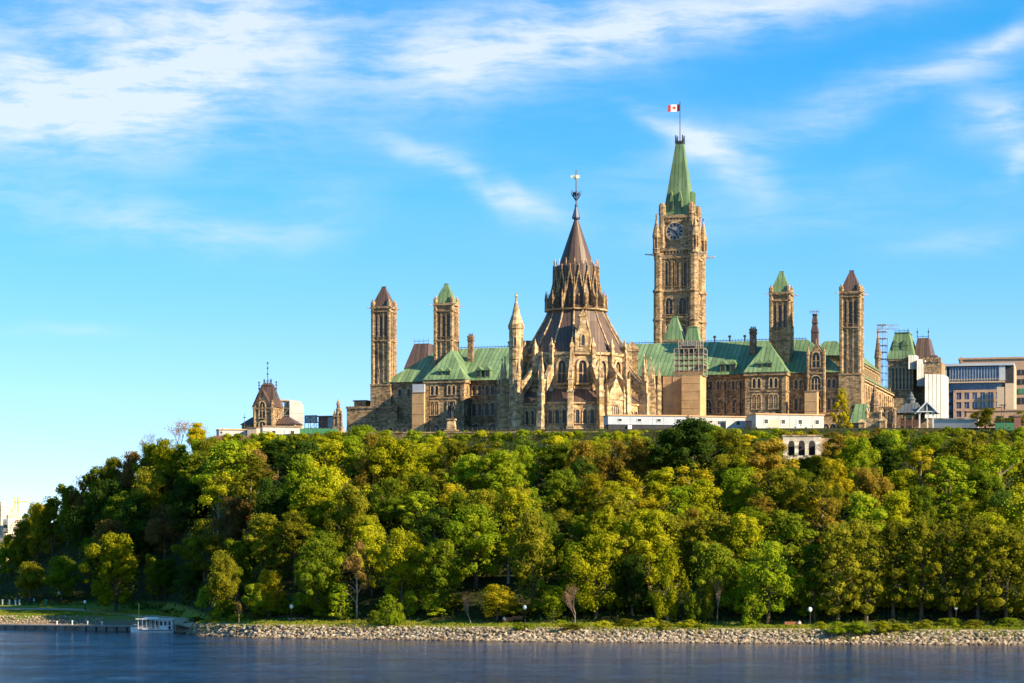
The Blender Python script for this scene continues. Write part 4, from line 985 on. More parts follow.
# brick grid with window openings
b = MB(); gx0, gx1 = mf.U(955, 0), mf.U(1002.5, 0); cols = 6; rows = [(390, 392.5), (399.5, 402), (408.5, 411), (417, 440)]
for y0, y1 in rows: b.box(gx0, gx1, -.7, -.02, mz(y1), mz(y0))
for i in range(cols+1): x_ = gx0+(gx1-gx0)*i/cols; b.box(x_-.55, x_+.55, -.66, -.03, mz(440), mz(390.2))
b.build('brick_grid', M['tan'], O)
for j, (ya, yb) in enumerate(((392.5, 399.5), (402, 408.5), (411, 417))):
    for i in range(cols):
        x_ = gx0+(gx1-gx0)*(i+.5)/cols; wd = (gx1-gx0)/cols/2-.56
        f = MB(); f.box(x_-wd, x_+wd, -.35, -.04, mz(yb)+.02, mz(ya)-.02, 0); f.box(x_-.06, x_+.06, -.42, -.34, mz(yb)+.03, mz(ya)-.03, 1); f.build('window', [M['glass_blue'], M['white_metal']], ow)
b = MB(); lx0, lx1 = u0+.9, gx0-.9
for j in range(5): b.box(lx0, lx1, -.3, -.04, mz(431-j*9.5), mz(424-j*9.5), 0)
b.build('glazing', M['glass_blue'], O)
b = MB(); b.box(u1+.62, u1+3.6, -.5, 21.5, mz(431), mz(384)); b.box(u1+3.52, u1+3.9, 1, 21, mz(440), mz(366)); b.box(mf.U(997, -3), mf.U(1004, -3), -3, -1.7, mz(408), mz(388)); b.build('side_wall', M['tan_pale'], O)
b = MB(); px_box(b, mf, 973, 993, 407.5, 419, -9, 5); b.build('plant_box', M['dark_panel'], O)
nf = Frame(at(1000, 430, 985).x, 985, 46, 13); nz = lambda y: nf.Z(y, 0, 0)
O2 = nf.thing('tan_office', 'long tan office block with dark ribbon windows at the far right', 'building')
b = MB(); u0, u1 = nf.U(959, 0), nf.U(1075, 0); b.box(u0, u1, 0, 25, -3, nz(359)); b.box(u0-.3, u1, -.5, 25.3, nz(359)+.002, nz(357.2)); b.box(nf.U(961.5, 0)-.4, nf.U(961.5, 0)+.4, -.4, 1, nz(362), nz(356)); w2 = b.build('wall', M['tan'], O2)
for j, (ya, yb) in enumerate(((370, 375), (379.5, 384.5), (389, 394), (398, 404))):
    for i in range(9):
        xa = nf.U(1011+i*7, 0); f = MB(); f.box(xa, xa+2.3, -.2, -.01, nz(yb), nz(ya), 0); f.box(xa+1.1, xa+1.2, -.25, -.19, nz(yb), nz(ya), 1); f.build('window', [M['green_sheet' if j == 2 else 'glass'], M['tan_pale']], w2)
c = at(1000, 424, 800); t_ = thing('low_annex', 'low tan flat-roofed building below the modern glass offices', 'building', c, R(-13)); b = MB(); b.box(-10.5, 16, 0, 12, -8, 4.2); b.box(-10.7, 16, -.3, 12, 4.202, 4.6); b.build('wall', M['tan'], t_)
for i in range(6): b = MB(); b.box(-9+i*4, -7+i*4, -.12, -.01, .6, 2.6); b.build('window', M['glass'], t_)
c = at(1017.5, 440, 566); t_ = thing('brick_pier', 'tall brown brick pier standing among trees at the right edge', 'pier', c, R(-10)); b = MB(); b.box(-.75, .75, -.75, .75, -4, 5.2); b.build('shaft', M['wood_red'], t_); b = MB(); b.box(-.9, .9, -.9, .9, 5.202, 5.6); b.build('cap', M['stone_dark'], t_)
c = at(1005, 431, 572); t_ = thing('green_kiosk', 'green sheeted site box at the right edge beside the brown brick pier', 'kiosk', c, R(-10)); b = MB(); b.box(-2.2, 2.2, 0, 3, -3, 2.0); b.build('sheet', M['green_sheet'], t_); b = MB(); b.box(-2.3, 2.3, -.1, 3.1, 2.002, 2.15); b.build('cap', M['dark_panel'], t_)
for px, lab in ((1001.5, 'thin lamp mast left of the two in front of the tan offices'), (1004, 'thin lamp mast right of the two in front of the tan offices')):
    c = at(px, 432, 570); t_ = thing('lamp_mast', lab, 'lamp post', c); b = MB(); b.tube([(0,0,-2), (0,0,6)], [.09,.06], 6); b.build('pole', M['iron'], t_); b = MB(); b.box(-.5, .5, -.12, .12, 6, 6.2); b.build('lamp_head', M['iron'], t_)

# ------------------------------------------------------------------ far city at the left edge
for px, w, y0, Y_, m, lab in ((2.5, 6, 538, 1150, 'tan_pale', 'pale low apartment block at the extreme left edge'), (-2, 7, 506, 1250, 'stone_white', 'tallest pale apartment tower cut by the left edge'), (10, 3.2, 512, 1300, 'tan_pale', 'slim pinkish tower block near the left edge'), (5.5, 6, 519, 1240, 'stone_white', 'wide pale block between the two towers at the left edge')):
    c = at(px, 562, Y_); c.z = 0; h = CH-(y0-YH)/F*Y_; s_ = Y_/F; t_ = thing('apartment_block', lab, 'building', c, R(-20))
    b = MB(); b.box(-w*s_/2, w*s_/2, 0, 10, 0, h); b.box(-w*s_/2*.5, w*s_/2*.3, 2, 6, h+.002, h+2.2); wl = b.build('wall', M[m], t_)
    nf_ = int((h-6)/3.4)
    for k in range(nf_): b = MB(); b.box(-w*s_/2+.4, w*s_/2-.4, -.05, -.01, 6+k*3.4, 7.6+k*3.4); b.build('window_band', M['glass'], t_)
for px, y0, lab in ((16.5, 497, 'yellow tower crane mast standing far off at the left edge'),):
    c = at(px, 562, 1400); c.z = 0; h = CH-(y0-YH)/F*1400; t_ = thing('tower_crane', lab, 'crane', c)
    b = MB()
    for sx in (-1, 1):
        for sy in (-1, 1): b.tube([(sx*.9, sy*.9, 0), (sx*.9, sy*.9, h)], .22, 4)
    for k in range(int(h/2)): b.tube([(-.9, -.9, k*2), (.9, -.9, k*2+2)], .13, 4)
    b.build('mast', M['yellow'], t_); b = MB(); b.tube([(-1, 0, h-3), (5, 9, h-2)], .35, 4); b.build('jib', M['yellow'], t_)

# ------------------------------------------------------------------ terrain
def lerp_tab(tab, x_):
    if x_ <= tab[0][0]: return tab[0][1]
    for (a, p), (c, q_) in zip(tab[:-1], tab[1:]):
        if x_ <= c: return p+(q_-p)*(x_-a)/(c-a)
    return tab[-1][1]
def sm(t_): t_ = max(0.0, min(1.0, t_)); return t_*t_*(3-2*t_)
_sh = []
for px, y in ((-900,628.5),(-200,629),(0,629.6),(130,630.3),(178,632),(198,635.5),(256,637.7),(512,641.6),(768,643.7),(1024,645.5),(1300,647),(2200,650)):
    Yw = CH*F/(y-YH); _sh.append(((px-CX)/F*Yw, Yw))
def Ys(X): return lerp_tab(_sh, X)
YB = [(-200,700),(0,680),(100,640),(200,606),(300,588),(512,566),(700,560),(1024,556),(1400,560)]
ZB = [(-120,3),(-40,5),(0,13),(30,20),(60,26.5),(100,33),(150,36),(200,41),(260,42),(400,41.5),(1024,41.3)]
def gz(X, Y_):
    s0 = Ys(X); d = Y_-s0
    if d < 0: return max(-3.0, d*.5)
    p = CX+F*X/max(Y_, 50)
    wl = sm((-66-X)/18)
    # right-hand bank and shelf
    zr_ = 2.15*sm(d/5.5) if d < 5.5 else 2.15+.6*min(1, (d-5.5)/12)
    zl = 1.0+2.0*sm((d-1)/8) if d < 9 else 3.0+2.2*min(1, (d-9)/22)
    z0 = zr_*(1-wl)+zl*wl; d0 = 17*(1-wl)+32*wl; zf = 3.0*(1-wl)+5.2*wl
    if d <= d0: return z0
    yb = lerp_tab(YB, p); zb = max(lerp_tab(ZB, p), zf+.2)
    t_ = (Y_-s0-d0)/max(20, yb-s0-d0)
    z_ = zf+(zb-zf)*(min(t_, 1)*.75+.25*sm(t_))
    if t_ > 1: z_ += (4.6*sm((Y_-yb)/22))*sm((p-190)/50)
    z_ += .5*math.sin(X*.19+Y_*.07)*math.sin(Y_*.13-X*.05)*sm((t_)*4)*sm((1.15-t_)*5)
    return z_
def ground_Y(px, py):
    k = (px-CX)/F; Y_ = Ys(k*520)+1
    while Y_ < 1200:
        if YH-(gz(k*Y_, Y_)-CH)/Y_*F <= py: return Y_
        Y_ += 1.0
    return 1200
def spread(a, b_, n, e=2.2): return [a+(b_-a)*((i/n)**e) for i in range(1, n+1)]
gx = [-v for v in reversed(spread(300, 9000, 16))]+[-300+3.5*i for i in range(int(600/3.5)+1)]+spread(300, 9000, 16)
gy = [385+2.2*i for i in range(100)]+[605+5*i for i in range(50)]+spread(855, 20000, 14)
gv = [(X, Y_, gz(X, Y_)) for Y_ in gy for X in gx]
nx = len(gx); gf_ = [(j*nx+i, j*nx+i+1, (j+1)*nx+i+1, (j+1)*nx+i) for j in range(len(gy)-1) for i in range(nx-1)]
me = bpy.data.meshes.new('ground'); me.from_pydata(gv, [], gf_); me.polygons.foreach_set('use_smooth', [True]*len(gf_))
m, q, bs, t = newmat('ground_soil_and_grass', .95, .1)
o_ = t.outputs['Object']; gx_, gy_, gz_ = q.sep(o_)
n1 = q.noise(o_, .12, 6, .65); n2 = q.noise(o_, 1.5, 5, .7)
soil = q.mixc(q.mapr(n1, .35, .65, 0, 1), (.035,.028,.014), (.03,.042,.012))
grass = q.mixc(q.mapr(n1, .35, .65, 0, 1), (.11,.17,.02), (.20,.21,.04))
gcol = q.mixc(q.mapr(q.math('ADD', q.math('SUBTRACT', gz_, q.mapr(gx_, -78, -60, 2.6, 0)), q.math('MULTIPLY', n2, .8)), 3.2, 4.2, 0, 1), grass, soil)
gcol = q.mixc(q.mapr(gz_, 1.9, 2.5, 1, 0), gcol, (.20,.15,.10))
h_ = q.n.new('ShaderNodeHueSaturation'); q.l.new(gcol, h_.inputs['Color']); q.l.new(q.mapr(n2, .3, .7, .75, 1.25), h_.inputs['Value']); q.l.new(h_.outputs[0], bs.inputs['Base Color'])
bump(q, bs, n2, .25); me.materials.append(m)
go = bpy.data.objects.new('ground', me); link(go); tag(go, kind='structure')

# water
m, q, bs, t = newmat('river_water', .11, .5)
bs.inputs['Base Color'].default_value = (.006,.026,.082,1); bs.inputs['IOR'].default_value = 1.333
o_ = t.outputs['Object']
w1 = q.noise(q.mapping(o_, scale=(.45, .9, 1)), 1.0, 5, .65, .4); w2 = q.noise(q.mapping(o_, scale=(1.8, 2.8, 1), rot=(0,0,.3)), 1.0, 4, .6)
w3 = q.noise(q.mapping(o_, scale=(.010, .045, 1)), 1.0, 4, .6, .5); w0 = q.noise(q.mapping(o_, scale=(.06, .30, 1), rot=(0,0,.12)), 1.0, 3, .55, .3)
X_, Yw_, Zw_ = q.sep(o_); shore = q.math('ADD', q.math('ADD', 458.0, q.math('MULTIPLY', X_, -.42)), q.math('MULTIPLY', q.math('MULTIPLY', X_, X_), .0028))
off = q.mapr(q.math('ADD', q.math('SUBTRACT', shore, Yw_), q.math('MULTIPLY', q.math('SUBTRACT', w3, .5), 90.0)), 25, 90, .26, 1, True)
hgt = q.math('ADD', q.math('ADD', q.math('MULTIPLY', w1, .6), q.math('MULTIPLY', w2, .3)), q.math('MULTIPLY', w0, 1.1))
bn = q.n.new('ShaderNodeBump'); bn.inputs['Distance'].default_value = 3.2; q.l.new(q.math('MULTIPLY', off, q.math('MULTIPLY', q.mapr(w3, .38, .62, .35, 1), q.mapr(q.noise(q.mapping(o_, scale=(.22, .075, 1)), 1.0, 4, .65, .2), .36, .64, .35, 1.35))), bn.inputs['Strength']); q.l.new(hgt, bn.inputs['Height']); q.l.new(bn.outputs[0], bs.inputs['Normal'])
b = MB(); b.add([(-9000,-300,0),(9000,-300,0),(9000,20000,0),(-9000,20000,0)], [(0,1,2,3)]); wo_ = b.build('water', m); tag(wo_, kind='structure')

# shore path
def ribbon(name, pts, w, m, zo, kind='structure'):
    b = MB(); P = [Vector((p[0], p[1], 0)) for p in pts]
    vs = []
    for i, p in enumerate(P):
        d = (P[min(i+1, len(P)-1)]-P[max(i-1, 0)]).normalized(); n_ = Vector((-d.y, d.x, 0))
        for k in (-1, -.33, .33, 1): 
            v_ = p+n_*w*.5*k; vs.append((v_.x, v_.y, gz(v_.x, v_.y)+zo))
    b.add(vs, [(4*i+k, 4*i+k+1, 4*i+4+k+1, 4*i+4+k) for i in range(len(P)-1) for k in range(3)])
    o = b.build(name, m); return tag(o, kind=kind)
pp = []
for i in range(140):
    px = -60+i*8.3; Xg = (px-CX)/F*(560 if px < 150 else 470); d = 9.5+(13 if px < 40 else 13*(1-sm((px-40)/110)))*.95; Y_ = Ys(Xg)+d; pp.append((Xg, Y_))
ribbon('path', pp, 3.2, M['path'], .06)

# rip-rap: broken stone tipped along the bank
rr = random.Random(3); ico = bmesh.new(); bmesh.ops.create_icosphere(ico, subdivisions=1, radius=1); iv = [v.co.copy() for v in ico.verts]; if_ = [[v.index for v in f.verts] for f in ico.faces]; ico.free()
V_, F_, TI = [], [], []
def rock(X, Y_, z_, s_):
    b0 = len(V_); rot = Matrix.Rotation(rr.uniform(0, 6.3), 3, 'Z') @ Matrix.Rotation(rr.uniform(-.6, .6), 3, 'X'); sc3 = Vector((rr.uniform(.8, 1.5), rr.uniform(.7, 1.2), rr.uniform(.55, .95)))*s_; ti = rr.random()
    for v in iv:
        p = rot @ Vector((v.x*sc3.x, v.y*sc3.y, v.z*sc3.z))*rr.uniform(.78, 1.15); V_.append((X+p.x, Y_+p.y, z_+p.z)); TI.append(ti)
    F_.extend([[b0+i for i in f] for f in if_])
for k in range(11500):
    px = rr.uniform(186, 1075); X0 = (px-CX)/F*470; d = rr.uniform(-.5, 6.0); s_ = rr.choice((.12,.15,.18,.21,.25,.29,.35,.48))*(1.1 if d < 3 else .9)
    X0 = (px-CX)/F*(Ys(X0)+2); Y_ = Ys(X0)+d
    if d > 4.6 and rr.random() < .6: continue
    rock(X0, Y_, gz(X0, Y_)+s_*.12, s_)
for k in range(700):
    px = rr.uniform(-30, 104); X0 = (px-CX)/F*556; d = rr.uniform(1.6, 8.5); rock((px-CX)/F*(Ys(X0)+d), Ys(X0)+d, gz(X0, Ys(X0)+d), rr.uniform(.14, .26))
me = bpy.data.meshes.new('riprap'); me.from_pydata(V_, [], F_); at_ = me.attributes.new('tint', 'FLOAT', 'POINT'); at_.data.foreach_set('value', TI)
m, q, bs, t = newmat('broken_limestone', .95, .15)
an_ = q.n.new('ShaderNodeAttribute'); an_.attribute_name = 'tint'; n2 = q.noise(t.outputs['Object'], 1.8, 5, .7); n3 = q.noise(t.outputs['Object'], .1, 4)
rc = q.ramp(an_.outputs['Fac'], [(0, (.11,.08,.055)), (.3, (.24,.18,.12)), (.7, (.36,.28,.19)), (1, (.48,.40,.30))]); rc = q.mixc(q.mapr(n3, .4, .65, 0, .4), rc, (.3,.25,.2)); 
px_, py_, pz_ = q.sep(t.outputs['Object']); rc = q.mixc(q.mapr(q.math('ADD', pz_, q.math('MULTIPLY', n2, .4)), .25, .65, .75, 0), rc, (.10,.065,.04))
hh_ = q.n.new('ShaderNodeHueSaturation'); q.l.new(rc, hh_.inputs['Color']); q.l.new(q.mapr(n2, .3, .7, .72, 1.2), hh_.inputs['Value']); q.l.new(hh_.outputs[0], bs.inputs['Base Color']); bump(q, bs, n2, .15); me.materials.append(m)
ro = bpy.data.objects.new('riprap', me); link(ro); tag(ro, kind='stuff')

# quay wall at the left, with posts
a_ = Vector(((-40-CX)/F*556, Ys(-121)-.4, 0)); e_ = Vector(((184-CX)/F*530, Ys(-72)-1.0, 0)); d = e_-a_; ln_ = d.length
t_ = thing('quay_wall', 'low dark concrete quay wall along the water at the lower left', 'quay', a_, math.atan2(d.y, d.x))
b = MB(); b.box(0, ln_, 0, 1.6, -2, 1.0); b.build('wall', M['quay'], t_); b = MB(); b.box(0, ln_, -.12, 1.9, 1.002, 1.25); b.build('coping', M['concrete'], t_)
b = MB()
for i in range(22): b.box(i*ln_/22+.8, i*ln_/22+1.1, -.25, -.01, -1, .9)
b.build('fender', M['black'], t_)
mp = [(57, .55), (73, .7), (89, .6), (104, .5)]
for i, (px, h) in enumerate(mp):
    X0 = (px-CX)/F*556; t_ = thing('mooring_post', ['leftmost', 'second from left', 'third from left', 'rightmost'][i]+' of four pale posts on the quay wall edge', 'post', (X0, Ys(X0)+.4, 1.2), 0, 'mooring posts on the quay'); b = MB(); b.ring(0, 0, [(.14, 0), (.14, h), (.2, h+.02), (.2, h+.15), (.05, h+.2)], 8); b.build('shaft', M['white_metal'], t_)

# ------------------------------------------------------------------ leaves, trunks and trees
def leaf_mesh(name, P, N, S, T_, mat_):
    """one four-sided leaf clump per point: P positions, N facing, S sizes, T_ tints"""
    n = len(P); rs = np.random.RandomState(n % 9973)
    N = N/np.linalg.norm(N, axis=1, keepdims=True)
    r_ = rs.normal(size=(n, 3)); a = np.cross(N, r_); a /= np.linalg.norm(a, axis=1, keepdims=True)+1e-9; c = np.cross(N, a)
    S = S[:, None]
    v = np.stack([P-a*S, P-c*S*.55+N*S*.12, P+a*S, P+c*S*.55+N*S*.12], 1).reshape(-1, 3)
    me = bpy.data.meshes.new(name); me.vertices.add(4*n); me.vertices.foreach_set('co', v.ravel().astype(np.float32))
    me.loops.add(4*n); me.loops.foreach_set('vertex_index', np.arange(4*n, dtype=np.int32))
    me.polygons.add(n); me.polygons.foreach_set('loop_start', np.arange(0, 4*n, 4, dtype=np.int32)); me.polygons.foreach_set('loop_total', np.full(n, 4, dtype=np.int32))
    at_ = me.attributes.new('tint', 'FLOAT', 'POINT'); at_.data.foreach_set('value', np.repeat(T_, 4).astype(np.float32))
    me.materials.append(mat_); me.update(); me.validate()
    return me
def unit(rs, n):
    v = rs.normal(size=(n, 3)); return v/np.linalg.norm(v, axis=1, keepdims=True)
def crown(seed, H, Wd, shape='round', ncl=46, nleaf=9000, leaf=.34, low=.2):
    rs = np.random.RandomState(seed); C = []; Rr = []
    tries = 0
    limbs = []
    for _ in range(rs.randint(7, 11)):
        ea = rs.uniform(.35, 1.5); limbs.append((rs.uniform(0, 6.283), ea, rs.uniform(.78, 1.12)))
    lob = [(rs.uniform(0, 6.28), rs.uniform(.1, .95), rs.uniform(.25, .55)) for _ in range(9)]
    while len(C) < ncl and tries < 5000:
        tries += 1
        zf = rs.uniform(0, 1); a = rs.uniform(0, 6.283)
        if shape == 'round': prof = math.sqrt(max(0, 1-((zf-.45)/.58)**2))
        elif shape == 'tall': prof = math.sqrt(max(0, 1-((zf-.42)/.62)**2))*(.95-.3*zf)
        elif shape == 'cone': prof = (1.02-zf)*.95+.05
        elif shape == 'column': prof = (1-abs(zf-.4)**2.2*1.9)*.9
        elif shape == 'weep': prof = min(1, (1.02-zf)*2.2)*(.72+.28*zf)
        else: prof = math.sqrt(max(0, 1-zf**2))
        if prof <= .05: continue
        for (la, lz_, ls) in lob:
            dz = zf-lz_; da = math.atan2(math.sin(a-la), math.cos(a-la)); prof *= 1+ls*math.exp(-(dz/.2)**2-(da/.7)**2)*(1 if la > 2.6 else -1)
        fr = rs.uniform(0, 1)**.36
        r_ = Wd*.5*prof*fr*.86
        z_ = H*(low+(1-low)*zf*.93)
        rad = Wd*(.055+.10*rs.rand()**1.6)*(.75 if shape in ('column', 'weep') else 1)
        if shape in ('round', 'tall', 'sparse') and rs.rand() < .62:
            la, ea, ll = limbs[rs.randint(len(limbs))]; t_ = rs.uniform(.5, 1.0); zb_ = low+.12
            rx = Wd*.5*ll; rz_ = H*(1-zb_)*(.96 if ea > .9 else .85)*min(ll, 1.04); j_ = Wd*.085
            r_ = rx*math.cos(ea)*t_; a = la; z_ = H*zb_+rz_*math.sin(ea)*t_
            C.append((r_*math.cos(a)+rs.normal()*j_, r_*math.sin(a)+rs.normal()*j_, min(z_+rs.normal()*j_*.7, H*.98))); Rr.append(rad); continue
        C.append((r_*math.cos(a), r_*math.sin(a), z_)); Rr.append(rad)
    C = np.array(C); Rr = np.array(Rr); w = Rr**2; cnt = np.maximum(20, (nleaf*w/w.sum()).astype(int))
    Ps, Ns, Ss, Ts = [], [], [], []
    cc = np.array([0, 0, H*(low+(1-low)*.4)])
    for c, r_, n in zip(C, Rr, cnt):
        d = unit(rs, n); rad = r_*(.35+.65*rs.rand(n, 1)**.6); st = np.array([1, 1, .8 if shape != 'weep' else 1.7])
        p = c+d*rad*st+rs.normal(size=(n, 3))*r_*.10
        if shape == 'weep': p[:, 2] -= rs.rand(n)*r_*1.6
        out = p-cc; out /= np.linalg.norm(out, axis=1, keepdims=True)+1e-9
        Ps.append(p); Ns.append(d*.95+out*.2+unit(rs, n)*.48+np.array([0, 0, .15])); Ss.append(leaf*rs.uniform(.55, 1.25, n)); Ts.append(np.clip(rs.uniform(.1, .9)+rs.normal(size=n)*.16, 0, 1))
    k = int(nleaf*.13); a = rs.rand(k)*6.283; z_ = low+(1-low)*rs.rand(k); r_ = Wd*.5*rs.rand(k)**.6*np.sqrt(np.clip(1-((z_-.55)/.5)**2, .05, 1))*.9   # stray sprays
    Ps.append(np.stack([r_*np.cos(a), r_*np.sin(a), z_*H], 1)); Ns.append(unit(rs, k)+np.array([0,0,.3])); Ss.append(leaf*rs.uniform(.5, 1, k)); Ts.append(rs.rand(k)*.7)
    return leaf_mesh('crown', np.concatenate(Ps), np.concatenate(Ns), np.concatenate(Ss), np.concatenate(Ts), L['mid-green'])
def trunk_mesh(seed, H, r0, spread_, mat_, nl=7, top=.72):
    r_ = random.Random(seed); b = MB(); pts = []; x_ = y_ = 0
    for k in range(7): pts.append((x_, y_, -1.0+(H*top+1)*k/6)); x_ += r_.uniform(-.18, .18); y_ += r_.uniform(-.18, .18)
    b.tube(pts, [r0*(1.25-.17*k) for k in range(7)], 7)
    for k in range(nl):
        p = Vector(pts[r_.randint(2, 5)]); a = r_.uniform(0, 6.28); l_ = spread_*r_.uniform(.6, 1.0); u_ = r_.uniform(.5, 1.1)*l_
        q1 = p+Vector((math.cos(a)*l_*.45, math.sin(a)*l_*.45, u_*.6)); q2 = p+Vector((math.cos(a+.2)*l_, math.sin(a+.2)*l_, u_*1.1))
        b.tube([p, q1, q2], [r0*.42, r0*.26, r0*.07], 5)
    return b.mesh('trunk', mat_)
def bare_mesh(seed, H, Wd, mat_, r0=.16):
    r_ = random.Random(seed); b = MB(); tips = []
    def grow(p, d, l_, rad, lev):
        n = 3; pts = [p]; dd = d
        for i in range(n): dd = (dd+Vector((r_.uniform(-.2, .2), r_.uniform(-.2, .2), .08))).normalized(); pts.append(pts[-1]+dd*l_/n)
        b.tube(pts, [rad*(1-.5*i/n) for i in range(n+1)], 4 if lev else 6)
        if lev >= 4: tips.append(pts[-1]); return
        for k in range(3 if lev < 2 else 3):
            a = r_.uniform(0, 6.28); s_ = r_.uniform(.4, .85); nd = (dd+Vector((math.cos(a)*s_, math.sin(a)*s_, r_.uniform(0, .4)))).normalized()
            grow(pts[-1] if k else pts[2], nd, l_*r_.uniform(.58, .8), rad*.52, lev+1)
    grow(Vector((0,0,-.5)), Vector((0,0,1)), H*.38, r0, 0)
    return b.mesh('branches', mat_), tips
PROT = {}
for i in range(7): PROT.setdefault('round', []).append((crown(11+i, 13, 10.5, 'round', 74, 12500, .26, .14), 13, 10.5))
for i in range(4): PROT.setdefault('tall', []).append((crown(31+i, 15, 8.5, 'tall', 62, 12000, .26, .12), 15, 8.5))
for i in range(3): PROT.setdefault('column', []).append((crown(51+i, 18, 9.5, 'column', 80, 15000, .26, .12), 18, 9.5))
for i in range(2): PROT.setdefault('weep', []).append((crown(61+i, 15, 8.5, 'weep', 60, 11000, .25, .14), 15, 8.5))
for i in range(2): PROT.setdefault('cone', []).append((crown(71+i, 11, 6.0, 'cone', 46, 7000, .24, .06), 11, 6.0))
for i in range(4): PROT.setdefault('shrub', []).append((crown(81+i, 5, 6.5, 'dome', 30, 5200, .24, .02), 5, 6.5))
for i in range(2): PROT.setdefault('sparse', []).append((crown(91+i, 14, 9.0, 'tall', 26, 2600, .24, .30), 14, 9.0))
TRK = {k: [trunk_mesh(s_*7+3, PROT[k][0][1], r0, PROT[k][0][2]*.42, M['bark_pale' if k in ('sparse', 'weep') else 'bark']) for s_ in range(2)] for k, r0 in (('round', .32), ('tall', .3), ('column', .34), ('weep', .3), ('cone', .2), ('shrub', .12), ('sparse', .26))}
BARE = [bare_mesh(5, 8, 5, M['bark_pale']), bare_mesh(9, 8, 5, M['bark_pale'])]
rs_ = np.random.RandomState(4); BLEAF = []
for (bm_, tips) in BARE:
    tp = np.array([list(v) for v in tips]); p = np.repeat(tp, 9, 0)+rs_.normal(size=(len(tp)*9, 3))*.30
    BLEAF.append(leaf_mesh('twigs', p, unit(rs_, len(p)), np.full(len(p), .10), rs_.rand(len(p)), L['pinkish grey']))
trees = []
def plant(px, base_y, Y_, hpx, wpx, colour, shape, seed, z_=None, note=None):
    """a tree standing on the hill: trunk and crown under one Empty"""
    X = (px-CX)/F*Y_; zg_ = gz(X, Y_) if z_ is None else z_
    s_ = Y_/F; r_ = random.Random(seed)
    if shape == 'bare':
        bi = r_.randint(0, 1); root = empty('bare_tree', (X, Y_, zg_), r_.uniform(0, 6.28)); bm_, _ = BARE[bi]
        zs = [v[2] for v in _]; hh = max(zs); ww = 2*max(max(abs(v[0]), abs(v[1])) for v in _)
        root.scale = (wpx*s_/ww, wpx*s_/ww, hpx*s_/hh)
        o = bpy.data.objects.new('branches', bm_); link(o, root)
        o = bpy.data.objects.new('crown', BLEAF[bi]); link(o, root); o.material_slots[0].link = 'OBJECT'; o.material_slots[0].material = L[colour]  # twigs at the bare tree's branch tips, carried under the name crown
    else:
        me_, H, Wd = r_.choice(PROT[shape]); sh = hpx*s_/H; sw = wpx*s_/Wd
        root = empty('shrub' if shape == 'shrub' else 'tree', (X, Y_, zg_), r_.uniform(0, 6.28)); root.scale = (sw, sw, sh)
        o = bpy.data.objects.new('trunk' if shape != 'shrub' else 'stem', r_.choice(TRK[shape])); link(o, root)
        o = bpy.data.objects.new('crown' if shape != 'shrub' else 'foliage', me_); link(o, root); o.material_slots[0].link = 'OBJECT'; o.material_slots[0].material = L[colour]
    trees.append(dict(o=root, px=px, y=base_y, h=hpx, w=wpx, c=colour, s=shape, note=note))
    return root
SIL = [(-60,556),(0,546),(20,522),(40,506),(60,492),(80,477),(100,465),(130,451),(160,443),(200,439),(340,437),(352,428),(372,426),(395,436),(430,437),(600,437),(640,433),(690,424),(715,426),(740,434),(780,438),(782,457),(822,457),(824,437),(860,434),(880,428),(930,431),(960,436),(990,440),(1024,437),(1100,437)]
